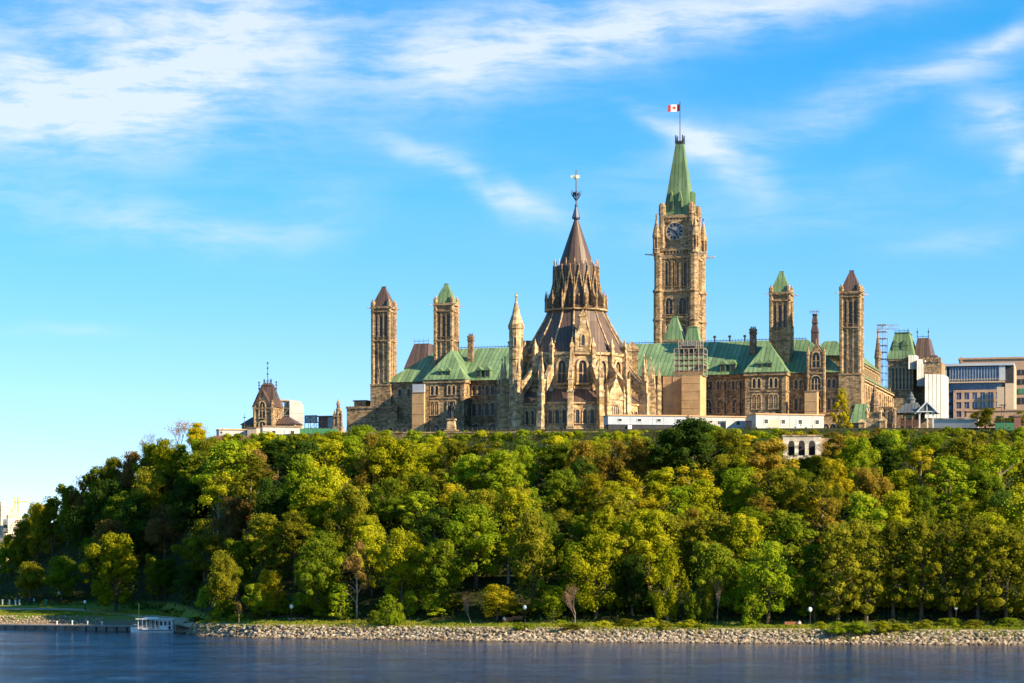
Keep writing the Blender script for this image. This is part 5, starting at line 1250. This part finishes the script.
heroes = [  # column, top row, base row, width, colour, habit
 (116,534,611.5,56,'yellow-green','round'), (222,552,620.5,38,'olive','round'), (270,571,616,34,'golden','round'), (239,601,625,9,'dull brown','sparse'), (165,560,599,40,'mid-green','round'), (192,562,601,40,'dark green','round'), (62,556,603,40,'mid-green','round'), (30,562,602,36,'olive','round'),
 (152,556,600,22,'golden','tall'), (295,512,585,44,'olive','tall'), (318,540,616,56,'mid-green','round'), (357,544,619,38,'dull brown','sparse'), (341,584,622,30,'bright green','cone'), (388,596,627,30,'bright green','shrub'), (402,532,612,56,'yellow-green','round'), (372,527,598,48,'yellow-green','round'), (440,540,612,56,'mid-green','round'),
 (471,596,625,24,'pinkish grey','bare'), (497,586,622,46,'golden','round'), (532,508,612,50,'olive','tall'), (553,588,625,28,'bright green','tall'), (575,585,626,28,'pinkish grey','bare'), (596,536,618,62,'yellow-green','round'), (604,510,590,40,'yellow-green','tall'), (632,555,616,44,'dark green','round'), (668,542,624,38,'yellow-green','weep'),
 (712,545,616,56,'mid-green','round'), (768,542,624,62,'bright green','round'), (752,596,627,26,'bright green','shrub'), (709,586,623,13,'golden','tall'), (717,582,626,20,'dull brown','bare'), (693,592,624,24,'mid-green','shrub'),
 (838,524,624,54,'olive','column'), (866,520,622,52,'olive','column'), (893,522,620,52,'olive','column'), (921,517,621,54,'olive','column'), (950,521,620,52,'olive','column'), (978,517,621,54,'olive','column'), (1006,524,622,54,'olive','column'), (1034,526,622,54,'olive','column'), (815,546,622,36,'mid-green','tall'),
 (694,421,500,76,'dark green','round'), (728,430,492,48,'olive','round'), (362,426,480,46,'bright green','round'), (424,444,486,48,'yellow-green','round'), (500,452,512,62,'bright green','round'), (470,455,512,50,'bright green','round'), (308,440,500,54,'dark green','round'), (252,452,500,44,'dull brown','round'), (612,440,500,50,'orange-brown','round'),(642,440,494,40,'orange-brown','round'),
 (858,434,486,52,'orange-brown','round'), (890,430,474,40,'bright green','round'), (835,460,520,40,'golden','round'), (930,436,480,46,'bright green','round'), (960,438,486,44,'olive','round'), (1000,440,486,40,'olive','round'), (560,470,530,50,'mid-green','round'), (700,480,545,50,'yellow-green','tall'), (740,470,530,52,'bright green','round'), (780,470,540,54,'olive','round'), (870,470,535,50,'orange-brown','round'), (905,470,525,56,'yellow-green','round'), (980,470,525,50,'mid-green','round'),
 (235,500,560,50,'dull brown','round'), (150,470,530,48,'olive','round'), (190,480,540,52,'dark green','round'), (110,480,540,46,'dark green','round'), (80,508,560,40,'dark green','round'), (165,505,560,44,'dull brown','round'), (205,520,580,50,'olive','round'), (270,480,550,50,'dark green','round'), (345,470,530,56,'dark green','round'), (390,480,545,52,'mid-green','round'),
 (22,520,572,34,'olive','round'), (38,505,562,34,'golden','round'), (52,497,556,34,'olive','tall'), (68,487,548,36,'mid-green','round'), (84,476,538,36,'dull brown','round'), (98,467,530,38,'mid-green','round'), (114,459,522,36,'olive','round'), (131,452,512,36,'dull brown','round'), (150,446,504,36,'mid-green','round'), (168,443,500,36,'yellow-green','round'), (10,535,580,30,'mid-green','round'),
 (660,470,530,46,'yellow-green','tall'), (645,500,560,44,'golden','tall'), (725,455,505,40,'olive','round'),
]
sd = 100
for (px, yt, yb, w, c, s_) in heroes:
    sd += 1; plant(px, yb, ground_Y(px, yb), yb-yt, w, c, s_, sd)
# on the level ground
for px, yt, yb, w, c, s_, Y_ in ((842.5,388,433,21,'golden','cone',588), (985,409,440,31,'olive','round',574), (1022,411,440,24,'olive','round',574), (198,423,443,30,'golden','round',616), (181,422,443,42,'pinkish grey','bare',618), (155,433,450,34,'pinkish grey','bare',626), (1008,418,440,20,'mid-green','round',580), (35,510,560,34,'golden','round',760), (10,540,572,34,'yellow-green','round',820), (-12,540,575,36,'yellow-green','round',800), (30,534,575,36,'olive','round',790)):
    sd += 1; X = (px-CX)/F*Y_; zt_ = CH-(yt-YH)/F*Y_; zg_ = gz(X, Y_); plant(px, yb, Y_, (zt_-zg_)*F/Y_, w, c, s_, sd, note='top')
# the rest of the wood, back to front
pal = {'left': [('dark green',2.6),('mid-green',3),('olive',3.2),('dull brown',1.4),('bright green',1.4),('yellow-green',1.2)], 'mid': [('mid-green',3.2),('bright green',4),('yellow-green',3.4),('dark green',2.2),('olive',2),('orange-brown',.8),('golden',.5)], 'right': [('olive',3),('yellow-green',3.8),('bright green',2.6),('orange-brown',1.8),('golden',1.3),('mid-green',2),('dark green',.9)]}
def pick(px):
    p = pal['left'] if px < 215+rnd.uniform(-40, 60) else pal['mid'] if px < 640+rnd.uniform(-90, 60) else pal['right']
    t_ = rnd.uniform(0, sum(w for _, w in p))
    for c, w in p:
        t_ -= w
        if t_ <= 0: return c
    return p[0][0]
row = 606; ri = 0
while row > 446:
    step = 33+rnd.uniform(0, 4); px = -40+(ri % 2)*17
    while px < 1075:
        p = px+rnd.uniform(-9, 9); y = row+rnd.uniform(-6, 6); px += step
        floor_ = max(lerp_tab(SIL, p), lerp_tab(SIL, p-16)-2, lerp_tab(SIL, p+10)-8)
        if y < floor_+10: continue
        if any(abs(h[0]-p) < 17 and abs(h[2]-y) < 16 for h in heroes): continue
        if p > 815 and y > 590: continue
        if y > 596 and rnd.random() < .35: continue
        Y_ = ground_Y(p, y); top = max(rnd.choice((40, 50, 58, 66, 74, 82)) if y > 470 else rnd.choice((30, 40, 50)), 10)
        if p < 200: top *= .85
        top = min(top, y-floor_-rnd.uniform(0, 5))
        if p < 100 and y > 592: continue
        sd += 1
        if top < 20: plant(p, y, Y_, max(top, 9), rnd.uniform(22, 30), pick(p), 'shrub', sd)
        else: plant(p, y, Y_, top, rnd.uniform(.52, .86)*top*(1.12 if top < 45 else .95)+8, pick(p), rnd.choice(('round', 'round', 'round', 'tall', 'tall', 'tall', 'column', 'sparse') if p > 190 else ('round', 'round', 'tall')), sd)
    row -= 17.5; ri += 1
# shrubs along the brow
for i in range(74):
    p = 205+i*11.4+rnd.uniform(-5, 5)
    if 778 < p < 826: continue
    Y_ = lerp_tab(YB, p)+(2 if p < 340 else 10)+rnd.uniform(-7, 6); f_ = min(lerp_tab(SIL, p), 429.3 if p > 640 else 432 if p > 345 else 999); zt_ = CH-(f_-YH)/F*Y_+rnd.uniform(-.8, .5); X = (p-CX)/F*Y_; h = max(1.6, zt_-gz(X, Y_)+.6)
    sd += 1; hh_ = max(h, 3.4); plant(p, f_+10, Y_, hh_*F/Y_, rnd.uniform(18, 27), z_=None if p < 340 else zt_-hh_, colour=rnd.choice(('bright green', 'bright green', 'yellow-green', 'mid-green') if p < 700 else ('olive', 'yellow-green', 'orange-brown', 'bright green')), shape='shrub', seed=sd, note='brow')
for p, f_, c in ((786,430,'olive'), (800,431,'golden'), (814,430,'olive'), (795,463,'golden'),(815,462,'bright green'),(775,442,'mid-green'),(830,441,'orange-brown')):
    Y_ = 552 if f_ < 440 else 536; X = (p-CX)/F*Y_; zt_ = CH-(f_-YH)/F*Y_; h = 3.5; sd += 1; plant(p, f_+10, Y_, h*F/Y_, 22, c, 'shrub', sd, z_=max(zt_-h, gz(X, Y_)-1.5), note='wall')
# low green plants by the water
for p, y, h, w, c in ((838,636,12,30,'bright green'),(858,636,13,30,'bright green'),(880,635,11,28,'yellow-green'),(900,632,8,22,'yellow-green'),(926,629,9,22,'olive'),(820,630,8,16,'yellow-green'),(520,631,7,16,'mid-green'),(572,630,6,30,'olive'),(603,629,8,22,'yellow-green'),(626,627,8,26,'olive'),(650,628,10,24,'yellow-green'),(664,631,9,18,'olive'),(690,629,9,22,'yellow-green'),(560,626,6,18,'bright green'),(700,630,6,16,'mid-green'),
                      (215,623,7,22,'olive'),(238,622,8,22,'yellow-green'),(256,621,8,20,'olive'),(195,623,6,20,'mid-green'),(300,617,10,22,'mid-green'),(322,618,13,24,'mid-green'),(375,625,14,18,'mid-green'),(1010,628,10,30,'bright green'),(975,629,9,26,'olive'),(950,628,10,28,'bright green')):
    sd += 1; plant(p, y, ground_Y(p, y), h, w, c, 'shrub', sd, note='shore')

# understorey at the foot of the wood
for i in range(60):
    p = 196+i*14.3+rnd.uniform(-6, 6); y = rnd.uniform(606, 618)
    if any(abs(h[0]-p) < 9 and h[5] in ('shrub', 'cone', 'bare', 'weep', 'sparse') for h in heroes): continue
    sd += 1; plant(p, y, ground_Y(p, y), rnd.uniform(12, 27), rnd.uniform(18, 34), rnd.choice(('mid-green', 'bright green', 'bright green', 'yellow-green', 'olive')), rnd.choice(('shrub', 'shrub', 'cone')), sd)

# undergrowth and grass: uncountable leaf litter and blades
rs = np.random.RandomState(5); P, N, S_, T_ = [], [], [], []
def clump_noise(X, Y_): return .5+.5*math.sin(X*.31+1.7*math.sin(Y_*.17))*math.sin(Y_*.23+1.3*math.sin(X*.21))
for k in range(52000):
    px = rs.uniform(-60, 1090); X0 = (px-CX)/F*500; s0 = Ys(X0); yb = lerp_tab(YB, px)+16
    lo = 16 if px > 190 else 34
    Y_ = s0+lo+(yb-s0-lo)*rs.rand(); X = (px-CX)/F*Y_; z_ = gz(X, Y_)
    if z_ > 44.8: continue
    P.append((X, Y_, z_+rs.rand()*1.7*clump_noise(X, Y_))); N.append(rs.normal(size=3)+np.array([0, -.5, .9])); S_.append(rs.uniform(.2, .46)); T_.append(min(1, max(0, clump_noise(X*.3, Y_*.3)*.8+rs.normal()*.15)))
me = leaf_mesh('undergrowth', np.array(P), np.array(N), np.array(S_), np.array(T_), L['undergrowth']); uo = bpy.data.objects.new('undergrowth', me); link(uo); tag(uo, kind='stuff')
P, N, S_, T_ = [], [], [], []
for k in range(30000):
    px = rs.uniform(-40, 1080); X0 = (px-CX)/F*(480 if px > 185 else 560); s0 = Ys(X0)
    cn = clump_noise(X0*1.3, 40)
    d = rs.uniform(5.2, 17) if px > 185 else rs.uniform(9, 20)
    if px > 185 and rs.rand() < .14*cn: d = rs.uniform(3.0, 5.5)
    Y_ = s0+d; X = (px-CX)/F*Y_
    if px > 150 and 7.8 < d < 11.2: continue
    hgt = (.12 if px < 170 else .55)*rs.rand()*(.4+cn)
    P.append((X, Y_, gz(X, Y_)+hgt)); N.append(rs.normal(size=3)*np.array([1, 1, .4])+np.array([0, -.6, .2])); S_.append(rs.uniform(.10, .24)); T_.append(min(1, max(0, cn*.7+.1+rs.normal()*.2)))
me = leaf_mesh('grass', np.array(P), np.array(N), np.array(S_), np.array(T_), L['grass']); uo = bpy.data.objects.new('grass', me); link(uo); tag(uo, kind='stuff')

# clipped green bank along the left brow
P, N, S_, T_ = [], [], [], []
for k in range(14000):
    px = rs.uniform(192, 345); Y_ = 604-(px-192)*.10+rs.uniform(-3, 3); zt_ = CH-(440.5-YH)/F*Y_; X = (px-CX)/F*Y_
    P.append((X, Y_-1, zt_-rs.rand()*2.6+.25*math.sin(X*1.3))); N.append(rs.normal(size=3)*.7+np.array([.3, -.7, .5])); S_.append(rs.uniform(.16, .32)); T_.append(rs.rand())
me = leaf_mesh('foliage', np.array(P), np.array(N), np.array(S_), np.array(T_), L['bright green']); t_ = thing('hedge', 'long bright green hedge along the left brow below the white cabins', 'hedge', (0,0,0)); link(bpy.data.objects.new('foliage', me), t_)

# labels: colour and habit, row on the slope, what stands above it, and order among neighbours
bands = [(-999,45,'at far left foot of hill'), (45,115,'on left end of hill'), (115,200,'on falling left shoulder of hill'), (200,250,'left of turreted house'), (250,310,'below turreted house'), (310,350,'below lone carved column'), (350,402,'below leftmost slim tower'), (402,432,'below left plywood enclosure'), (432,466,'below left green-capped tower'), (466,508,'below left wing roof'), (508,545,'below library stair turret'), (545,580,'below library cone roof'), (580,625,'below right half of library'), (625,660,'below long grey cabin'), (660,705,'below tall clock tower'), (705,745,'below right wing roof'), (745,790,'below right pyramid roof'), (790,835,'below ornate stone gable'), (835,870,'below rightmost slim tower'), (870,898,'below dark spire memorial'), (898,940,'below grey-roofed gazebo'), (940,975,'below blue glass office'), (975,1005,'below office right end'), (1005,9999,'at right edge')]
kindn = {'round': 'broad', 'tall': 'upright', 'column': 'tall dense', 'weep': 'drooping', 'cone': 'pointed', 'shrub': 'low', 'sparse': 'thin', 'bare': 'leafless'}
def rown(t):
    if t['note'] == 'top': return 'on level hilltop' if t['px'] > 60 else 'far behind the shore'
    if t['note'] == 'brow': return 'along the brow'
    if t['note'] == 'wall': return 'beside arched wall'
    if t['note'] == 'shore': return 'on stony bank'
    y = t['y']; return 'by shore path' if y > 608 else 'low on slope' if y > 575 else 'in lower middle slope' if y > 540 else 'in upper middle slope' if y > 505 else 'high on slope' if y > 470 else 'just under brow'
cells = {}
for t in trees:
    bd = next(n for a, c, n in bands if a <= t['px'] < c)
    t['lab'] = f"{kindn[t['s']]} {t['c']} {'shrub' if t['s']=='shrub' else 'tree'} {rown(t)} {bd}"
    cells.setdefault(t['lab'], []).append(t)
pos = {2: ['left', 'right'], 3: ['left', 'middle', 'right'], 4: ['first', 'second', 'third', 'fourth'], 5: ['first', 'second', 'third', 'fourth', 'fifth'], 6: ['first', 'second', 'third', 'fourth', 'fifth', 'sixth']}
for lab, ts in cells.items():
    if len(ts) > 1:
        ts.sort(key=lambda t: t['px']); n = len(ts)
        for i, t in enumerate(ts): t['lab'] = lab+(f", {'left' if i == 0 else 'right'} one" if n == 2 else f", {pos[n][i] if n in pos else i+1} from left" if n > 3 else f", {pos[3][i]} one")
for t in trees:
    sh = t['s'] == 'shrub'
    tag(t['o'], t['lab'], 'shrub' if sh else 'tree', 'shrubs on the hill and bank' if sh else 'bare trees' if t['s'] == 'bare' else 'trees on the wooded hill')

# ------------------------------------------------------------------ small things along the shore
def lamp(px, py, h, lab, group='path lamps'):
    Y_ = ground_Y(px, py); X = (px-CX)/F*Y_; t_ = thing('street_lamp', lab, 'lamp post', (X, Y_, gz(X, Y_)), 0, group)
    b = MB(); b.ring(0, 0, [(.2, -.3), (.2, .4), (.1, .6), (.08, h-.5), (.16, h-.45), (.16, h-.3)], 8); b.build('pole', M['black'], t_)
    b = MB(); b.ring(0, 0, [(.14, h-.32), (.33, h-.1), (.38, h+.15), (.3, h+.4), (.1, h+.52)], 10); b.build('globe', M['globe'], t_)
for px, py, h, lab in ((291.5,622.5,3.0,'white globe lamp by the path below the turreted house'), (525,625,3.1,'white globe lamp by the path right of two wooden benches'), (810,627,3.0,'white globe lamp beside the seated person on the right bench'), (85,610,1.7,'short white globe lamp on the lawn left of the boat'), (216,621,3.0,'white globe lamp by the path just right of the boat'), (59,604,2.2,'short lamp near the green bin at left'), (956,624,2.6,'white globe lamp half hidden in trees at right')): lamp(px, py, h, lab)
def bench(px, py, w, lab):
    Y_ = ground_Y(px, py); X = (px-CX)/F*Y_; t_ = thing('park_bench', lab, 'bench', (X, Y_, gz(X, Y_)), 0, 'benches along the path')
    for z_, y0, y1, h, nm in ((.42, -.3, .25, .07, 'seat'), (.55, .22, .30, .5, 'backrest')):
        b = MB()
        for k in range(3): 
            if nm == 'seat': b.box(-w/2, w/2, y0+k*.19, y0+k*.19+.16, z_, z_+.07)
            else: b.box(-w/2, w/2, y0, y1, z_+k*.17, z_+k*.17+.14)
        b.build(nm, M['wood'], t_)
    for s_ in (-1, 1): b = MB(); b.box(s_*w*.42-.05, s_*w*.42+.05, -.28, .3, -.2, .418); b.build('leg', M['iron'], t_)
    return t_
b1 = bench(507.5, 624.5, 1.9, 'left wooden bench of the pair under the golden tree, person seated'); b2 = bench(517.5, 624.7, 1.9, 'right wooden bench of the pair under the golden tree'); b3 = bench(793, 627.6, 2.9, 'long wooden bench at right with a person on its end')
# people: one skinned body each
def person(loc, rz, pose, lab, top, legs, hair='cloth_c'):
    t_ = thing('person', lab, 'person', loc, rz)
    if pose == 'walk':
        J = {'pel': (0,0,.94), 'chest': (0,-.02,1.28), 'neck': (0,-.02,1.47), 'head': (0,-.04,1.6), 'top': (0,-.03,1.74), 'lk': (-.1,-.14,.5), 'la': (-.1,-.2,.08), 'lt': (-.1,-.36,.03), 'rk': (.1,.05,.5), 'ra': (.1,.22,.1), 'rt': (.1,.1,.03), 'ls': (-.2,0,1.4), 'le': (-.26,.12,1.12), 'lh': (-.25,.0,.88), 'rs': (.2,0,1.4), 're': (.26,-.06,1.12), 'rh': (.24,-.24,.92)}
    else:
        J = {'pel': (0,.02,.56), 'chest': (0,.08,.9), 'neck': (0,.06,1.08), 'head': (0,.02,1.2), 'top': (0,.02,1.34), 'lk': (-.12,-.42,.54), 'la': (-.12,-.44,.1), 'lt': (-.12,-.6,.03), 'rk': (.12,-.42,.54), 'ra': (.12,-.38,.1), 'rt': (.12,-.54,.03), 'ls': (-.2,.08,1.02), 'le': (-.26,.0,.76), 'lh': (-.14,-.26,.64), 'rs': (.2,.08,1.02), 're': (.26,.0,.76), 'rh': (.14,-.26,.64)}
    names = list(J); E_ = [('pel','chest'),('chest','neck'),('neck','head'),('head','top'),('pel','lk'),('lk','la'),('la','lt'),('pel','rk'),('rk','ra'),('ra','rt'),('chest','ls'),('ls','le'),('le','lh'),('chest','rs'),('rs','re'),('re','rh')]
    Rd = {'pel': .15, 'chest': .17, 'neck': .06, 'head': .105, 'top': .06, 'lk': .075, 'la': .05, 'lt': .04, 'rk': .075, 'ra': .05, 'rt': .04, 'ls': .075, 'le': .05, 'lh': .04, 'rs': .075, 're': .05, 'rh': .04}
    me = bpy.data.meshes.new('body'); me.from_pydata([J[n] for n in names], [(names.index(a), names.index(c)) for a, c in E_], [])
    o = bpy.data.objects.new('body', me); link(o, t_)
    md = o.modifiers.new('skin', 'SKIN'); 
    if not me.skin_vertices: me.skin_vertices.new() if hasattr(me.skin_vertices, 'new') else None
    for i, n in enumerate(names):
        sv = me.skin_vertices[0].data[i]; sv.radius = (Rd[n], Rd[n]*(.75 if n in ('pel', 'chest') else 1)); sv.use_root = (n == 'pel')
    o.modifiers.new('sub', 'SUBSURF').levels = 1; o.modifiers['sub'].render_levels = 2
    dg = bpy.context.evaluated_depsgraph_get(); dg.update(); ev = o.evaluated_get(dg); nm = bpy.data.meshes.new_from_object(ev); o.modifiers.clear(); o.data = nm
    nm.materials.clear()
    for k in (top, legs, 'skin', hair): nm.materials.append(M[k])
    zn, zw = J['neck'][2], J['pel'][2]
    for p in nm.polygons:
        c = p.center; p.use_smooth = True
        if c.z > zn+.02: p.material_index = 3 if (c.y > J['head'][1]+.02 or c.z > J['head'][2]+.08) else 2
        elif (c-Vector(J['lh'])).length < .1 or (c-Vector(J['rh'])).length < .1: p.material_index = 2
        elif c.z < zw+(.02 if pose == 'walk' else .09) and abs(c.x) < (.2 if pose == 'walk' else .3): p.material_index = 1
    return t_
for px, py, rz, top, legs, lab in ((29,604.5,80,'cloth_b','cloth_c','person in dark blue top walking on the path at far left'), (34,605,75,'cloth_a','cloth_b','person in pale top walking on the path at far left')):
    Y_ = ground_Y(px, py); X = (px-CX)/F*Y_; person((X, Y_, gz(X, Y_)), R(rz), 'walk', lab, top, legs)
p_ = b1.location; person((p_.x-.6, p_.y-.05, p_.z), R(4), 'sit', 'person in pale top seated on the bench under the golden tree', 'cloth_a', 'cloth_c')
p_ = b3.location; person((p_.x+1.15, p_.y-.05, p_.z), R(-5), 'sit', 'person in pale top seated on the end of the long right bench', 'cloth_a', 'cloth_b')
# litter bin, bollards, shelter wall
X, Y_ = (46-CX)/F*ground_Y(46, 605), ground_Y(46, 605); t_ = thing('litter_bin', 'green litter bin by the path at the left', 'bin', (X, Y_, gz(X, Y_))); b = MB(); b.ring(0, 0, [(.34, -.1), (.4, 1.0), (.42, 1.02), (.42, 1.12)], 10); b.build('body', M['green_sheet'], t_); b = MB(); b.ring(0, 0, [(.44, 1.122), (.3, 1.3), (.05, 1.36)], 10); b.build('lid', M['green_sheet'], t_)
for i, (px, nm) in enumerate(((2.5, 'leftmost'), (9.5, 'second from left'), (15.5, 'third from left'), (19.5, 'rightmost'))):
    Y_ = ground_Y(px, 605); X = (px-CX)/F*Y_; t_ = thing('bollard', nm+' of four pale bollards at the lawn top, far left', 'bollard', (X, Y_, gz(X, Y_)), 0, 'pale bollards by the lawn'); b = MB(); b.ring(0, 0, [(.2, -.3), (.18, 1.0), (.22, 1.02), (.22, 1.15), (.08, 1.25)], 8); b.build('post', M['white_metal'], t_)
a_ = ground_Y(288, 622.5); X0, X1 = (288-CX)/F*a_, (316-CX)/F*a_
t_ = thing('low_wall', 'low buff stone wall beside the path, right of the lamp below the turreted house', 'wall', (X0, a_, gz(X0, a_))); b = MB(); b.box(0, X1-X0, 0, .5, -.5, .75); b.build('wall', M['stone'], t_); b = MB(); b.box(-.05, X1-X0+.05, -.08, .58, .752, .87); b.build('coping', M['stone_pale'], t_)

# ------------------------------------------------------------------ tour boat moored at the quay
Yb_ = 529; cx = (157-CX)/F*Yb_; BT = thing('tour_boat', 'small white tour boat with flat canopy roof moored at the quay', 'boat', (cx, Yb_, 0), R(-4))
s_ = Yb_/F; hl = 18*s_; 
b = MB(); out = [(-hl-1.9, 0), (-hl-.6, -1.0), (-hl+1.2, -1.5), (hl-.4, -1.55), (hl, -1.3), (hl, 1.3), (hl-.4, 1.55), (-hl+1.2, 1.5), (-hl-.6, 1.0)]
n = len(out); vs = [(x_*.97, y_*.8, -.35) for x_, y_ in out]+[(x_, y_, .62+(.45 if x_ < -hl else 0)) for x_, y_ in out]; b.add(vs, [tuple(range(n-1,-1,-1)), tuple(range(n, 2*n))]+[(k, (k+1) % n, n+(k+1) % n, n+k) for k in range(n)])
b.build('hull', M['white_metal'], BT)
b = MB(); b.box(-hl+.2, hl-.2, -1.62, -1.54, .42, .6); b.build('rubbing_strip', M['blue_iron'], BT)
b = MB(); b.box(-hl-.4, hl+.15, -1.7, 1.7, 2.75, 2.93); b.box(-hl+1.4, -hl+4.2, -1, 1, 2.932, 3.2); b.build('canopy', M['white_metal'], BT)
for i in range(9):
    for sy in (-1.45, 1.45): b = MB(); x_ = -hl+.1+(2*hl-.3)*i/8; b.box(x_-.05, x_+.05, sy-.05, sy+.05, .622, 2.748); b.build('post', M['white_metal'], BT)
b = MB(); b.box(hl-3.1, hl-.4, -1.3, 1.3, .623, 2.6); cbn = b.build('cabin', M['white_metal'], BT)
for i in range(3): b = MB(); b.box(hl-2.95+i*.85, hl-2.35+i*.85, -1.36, -1.31, 1.5, 2.35); b.build('window', M['glass'], cbn)
b = MB(); b.box(hl-1.2, hl-.6, -1.37, -1.312, .65, 1.35); b.build('door', M['black'], cbn)
b = MB(); b.box(-hl+.3, hl-3.3, -1.1, 1.1, .623, 1.25); b.build('seating', M['wood'], BT)
b = MB(); b.box(-hl+.2, hl-3.15, -1.5, -1.44, .98, 1.06); b.box(-hl+.2, hl-3.15, -1.5, -1.44, 1.3, 1.35); b.build('railing', M['white_metal'], BT)
b = MB(); b.tube([(-hl-.7, 0, .8), (-hl-.7, 0, 3.4), (-hl+.4, 0, 3.4)], .06, 5); b.tube([(-hl-.2, .5, 2.9), (-hl-.2, .5, 6.2)], .09, 6); b.build('mast', M['yellow'], BT)
b = MB(); b.tube([(-hl-1.7, 0, 1.05), (-hl-1.2, -.7, 1.75), (-hl+.2, -1.4, 1.55)], .04, 5); b.build('bow_rail', M['white_metal'], BT)
X0, X1 = (177-CX)/F*530, (188-CX)/F*522
t_ = thing('landing_stage', 'low timber landing stage between the boat and the stony bank', 'jetty', (X0, 530, .1), math.atan2(-9, X1-X0)); ln_ = math.hypot(X1-X0, 9)
b = MB()
for i in range(30): b.box(ln_*i/30+.02, ln_*(i+1)/30-.02, -.9, .9, .1, .22)
b.build('deck', M['plank'], t_)
for i in range(4):
    b = MB(); b.ring(.5+i*(ln_-1)/3, -.95, [(.12, -2), (.12, .9)], 6); b.build('post', M['plank'], t_)
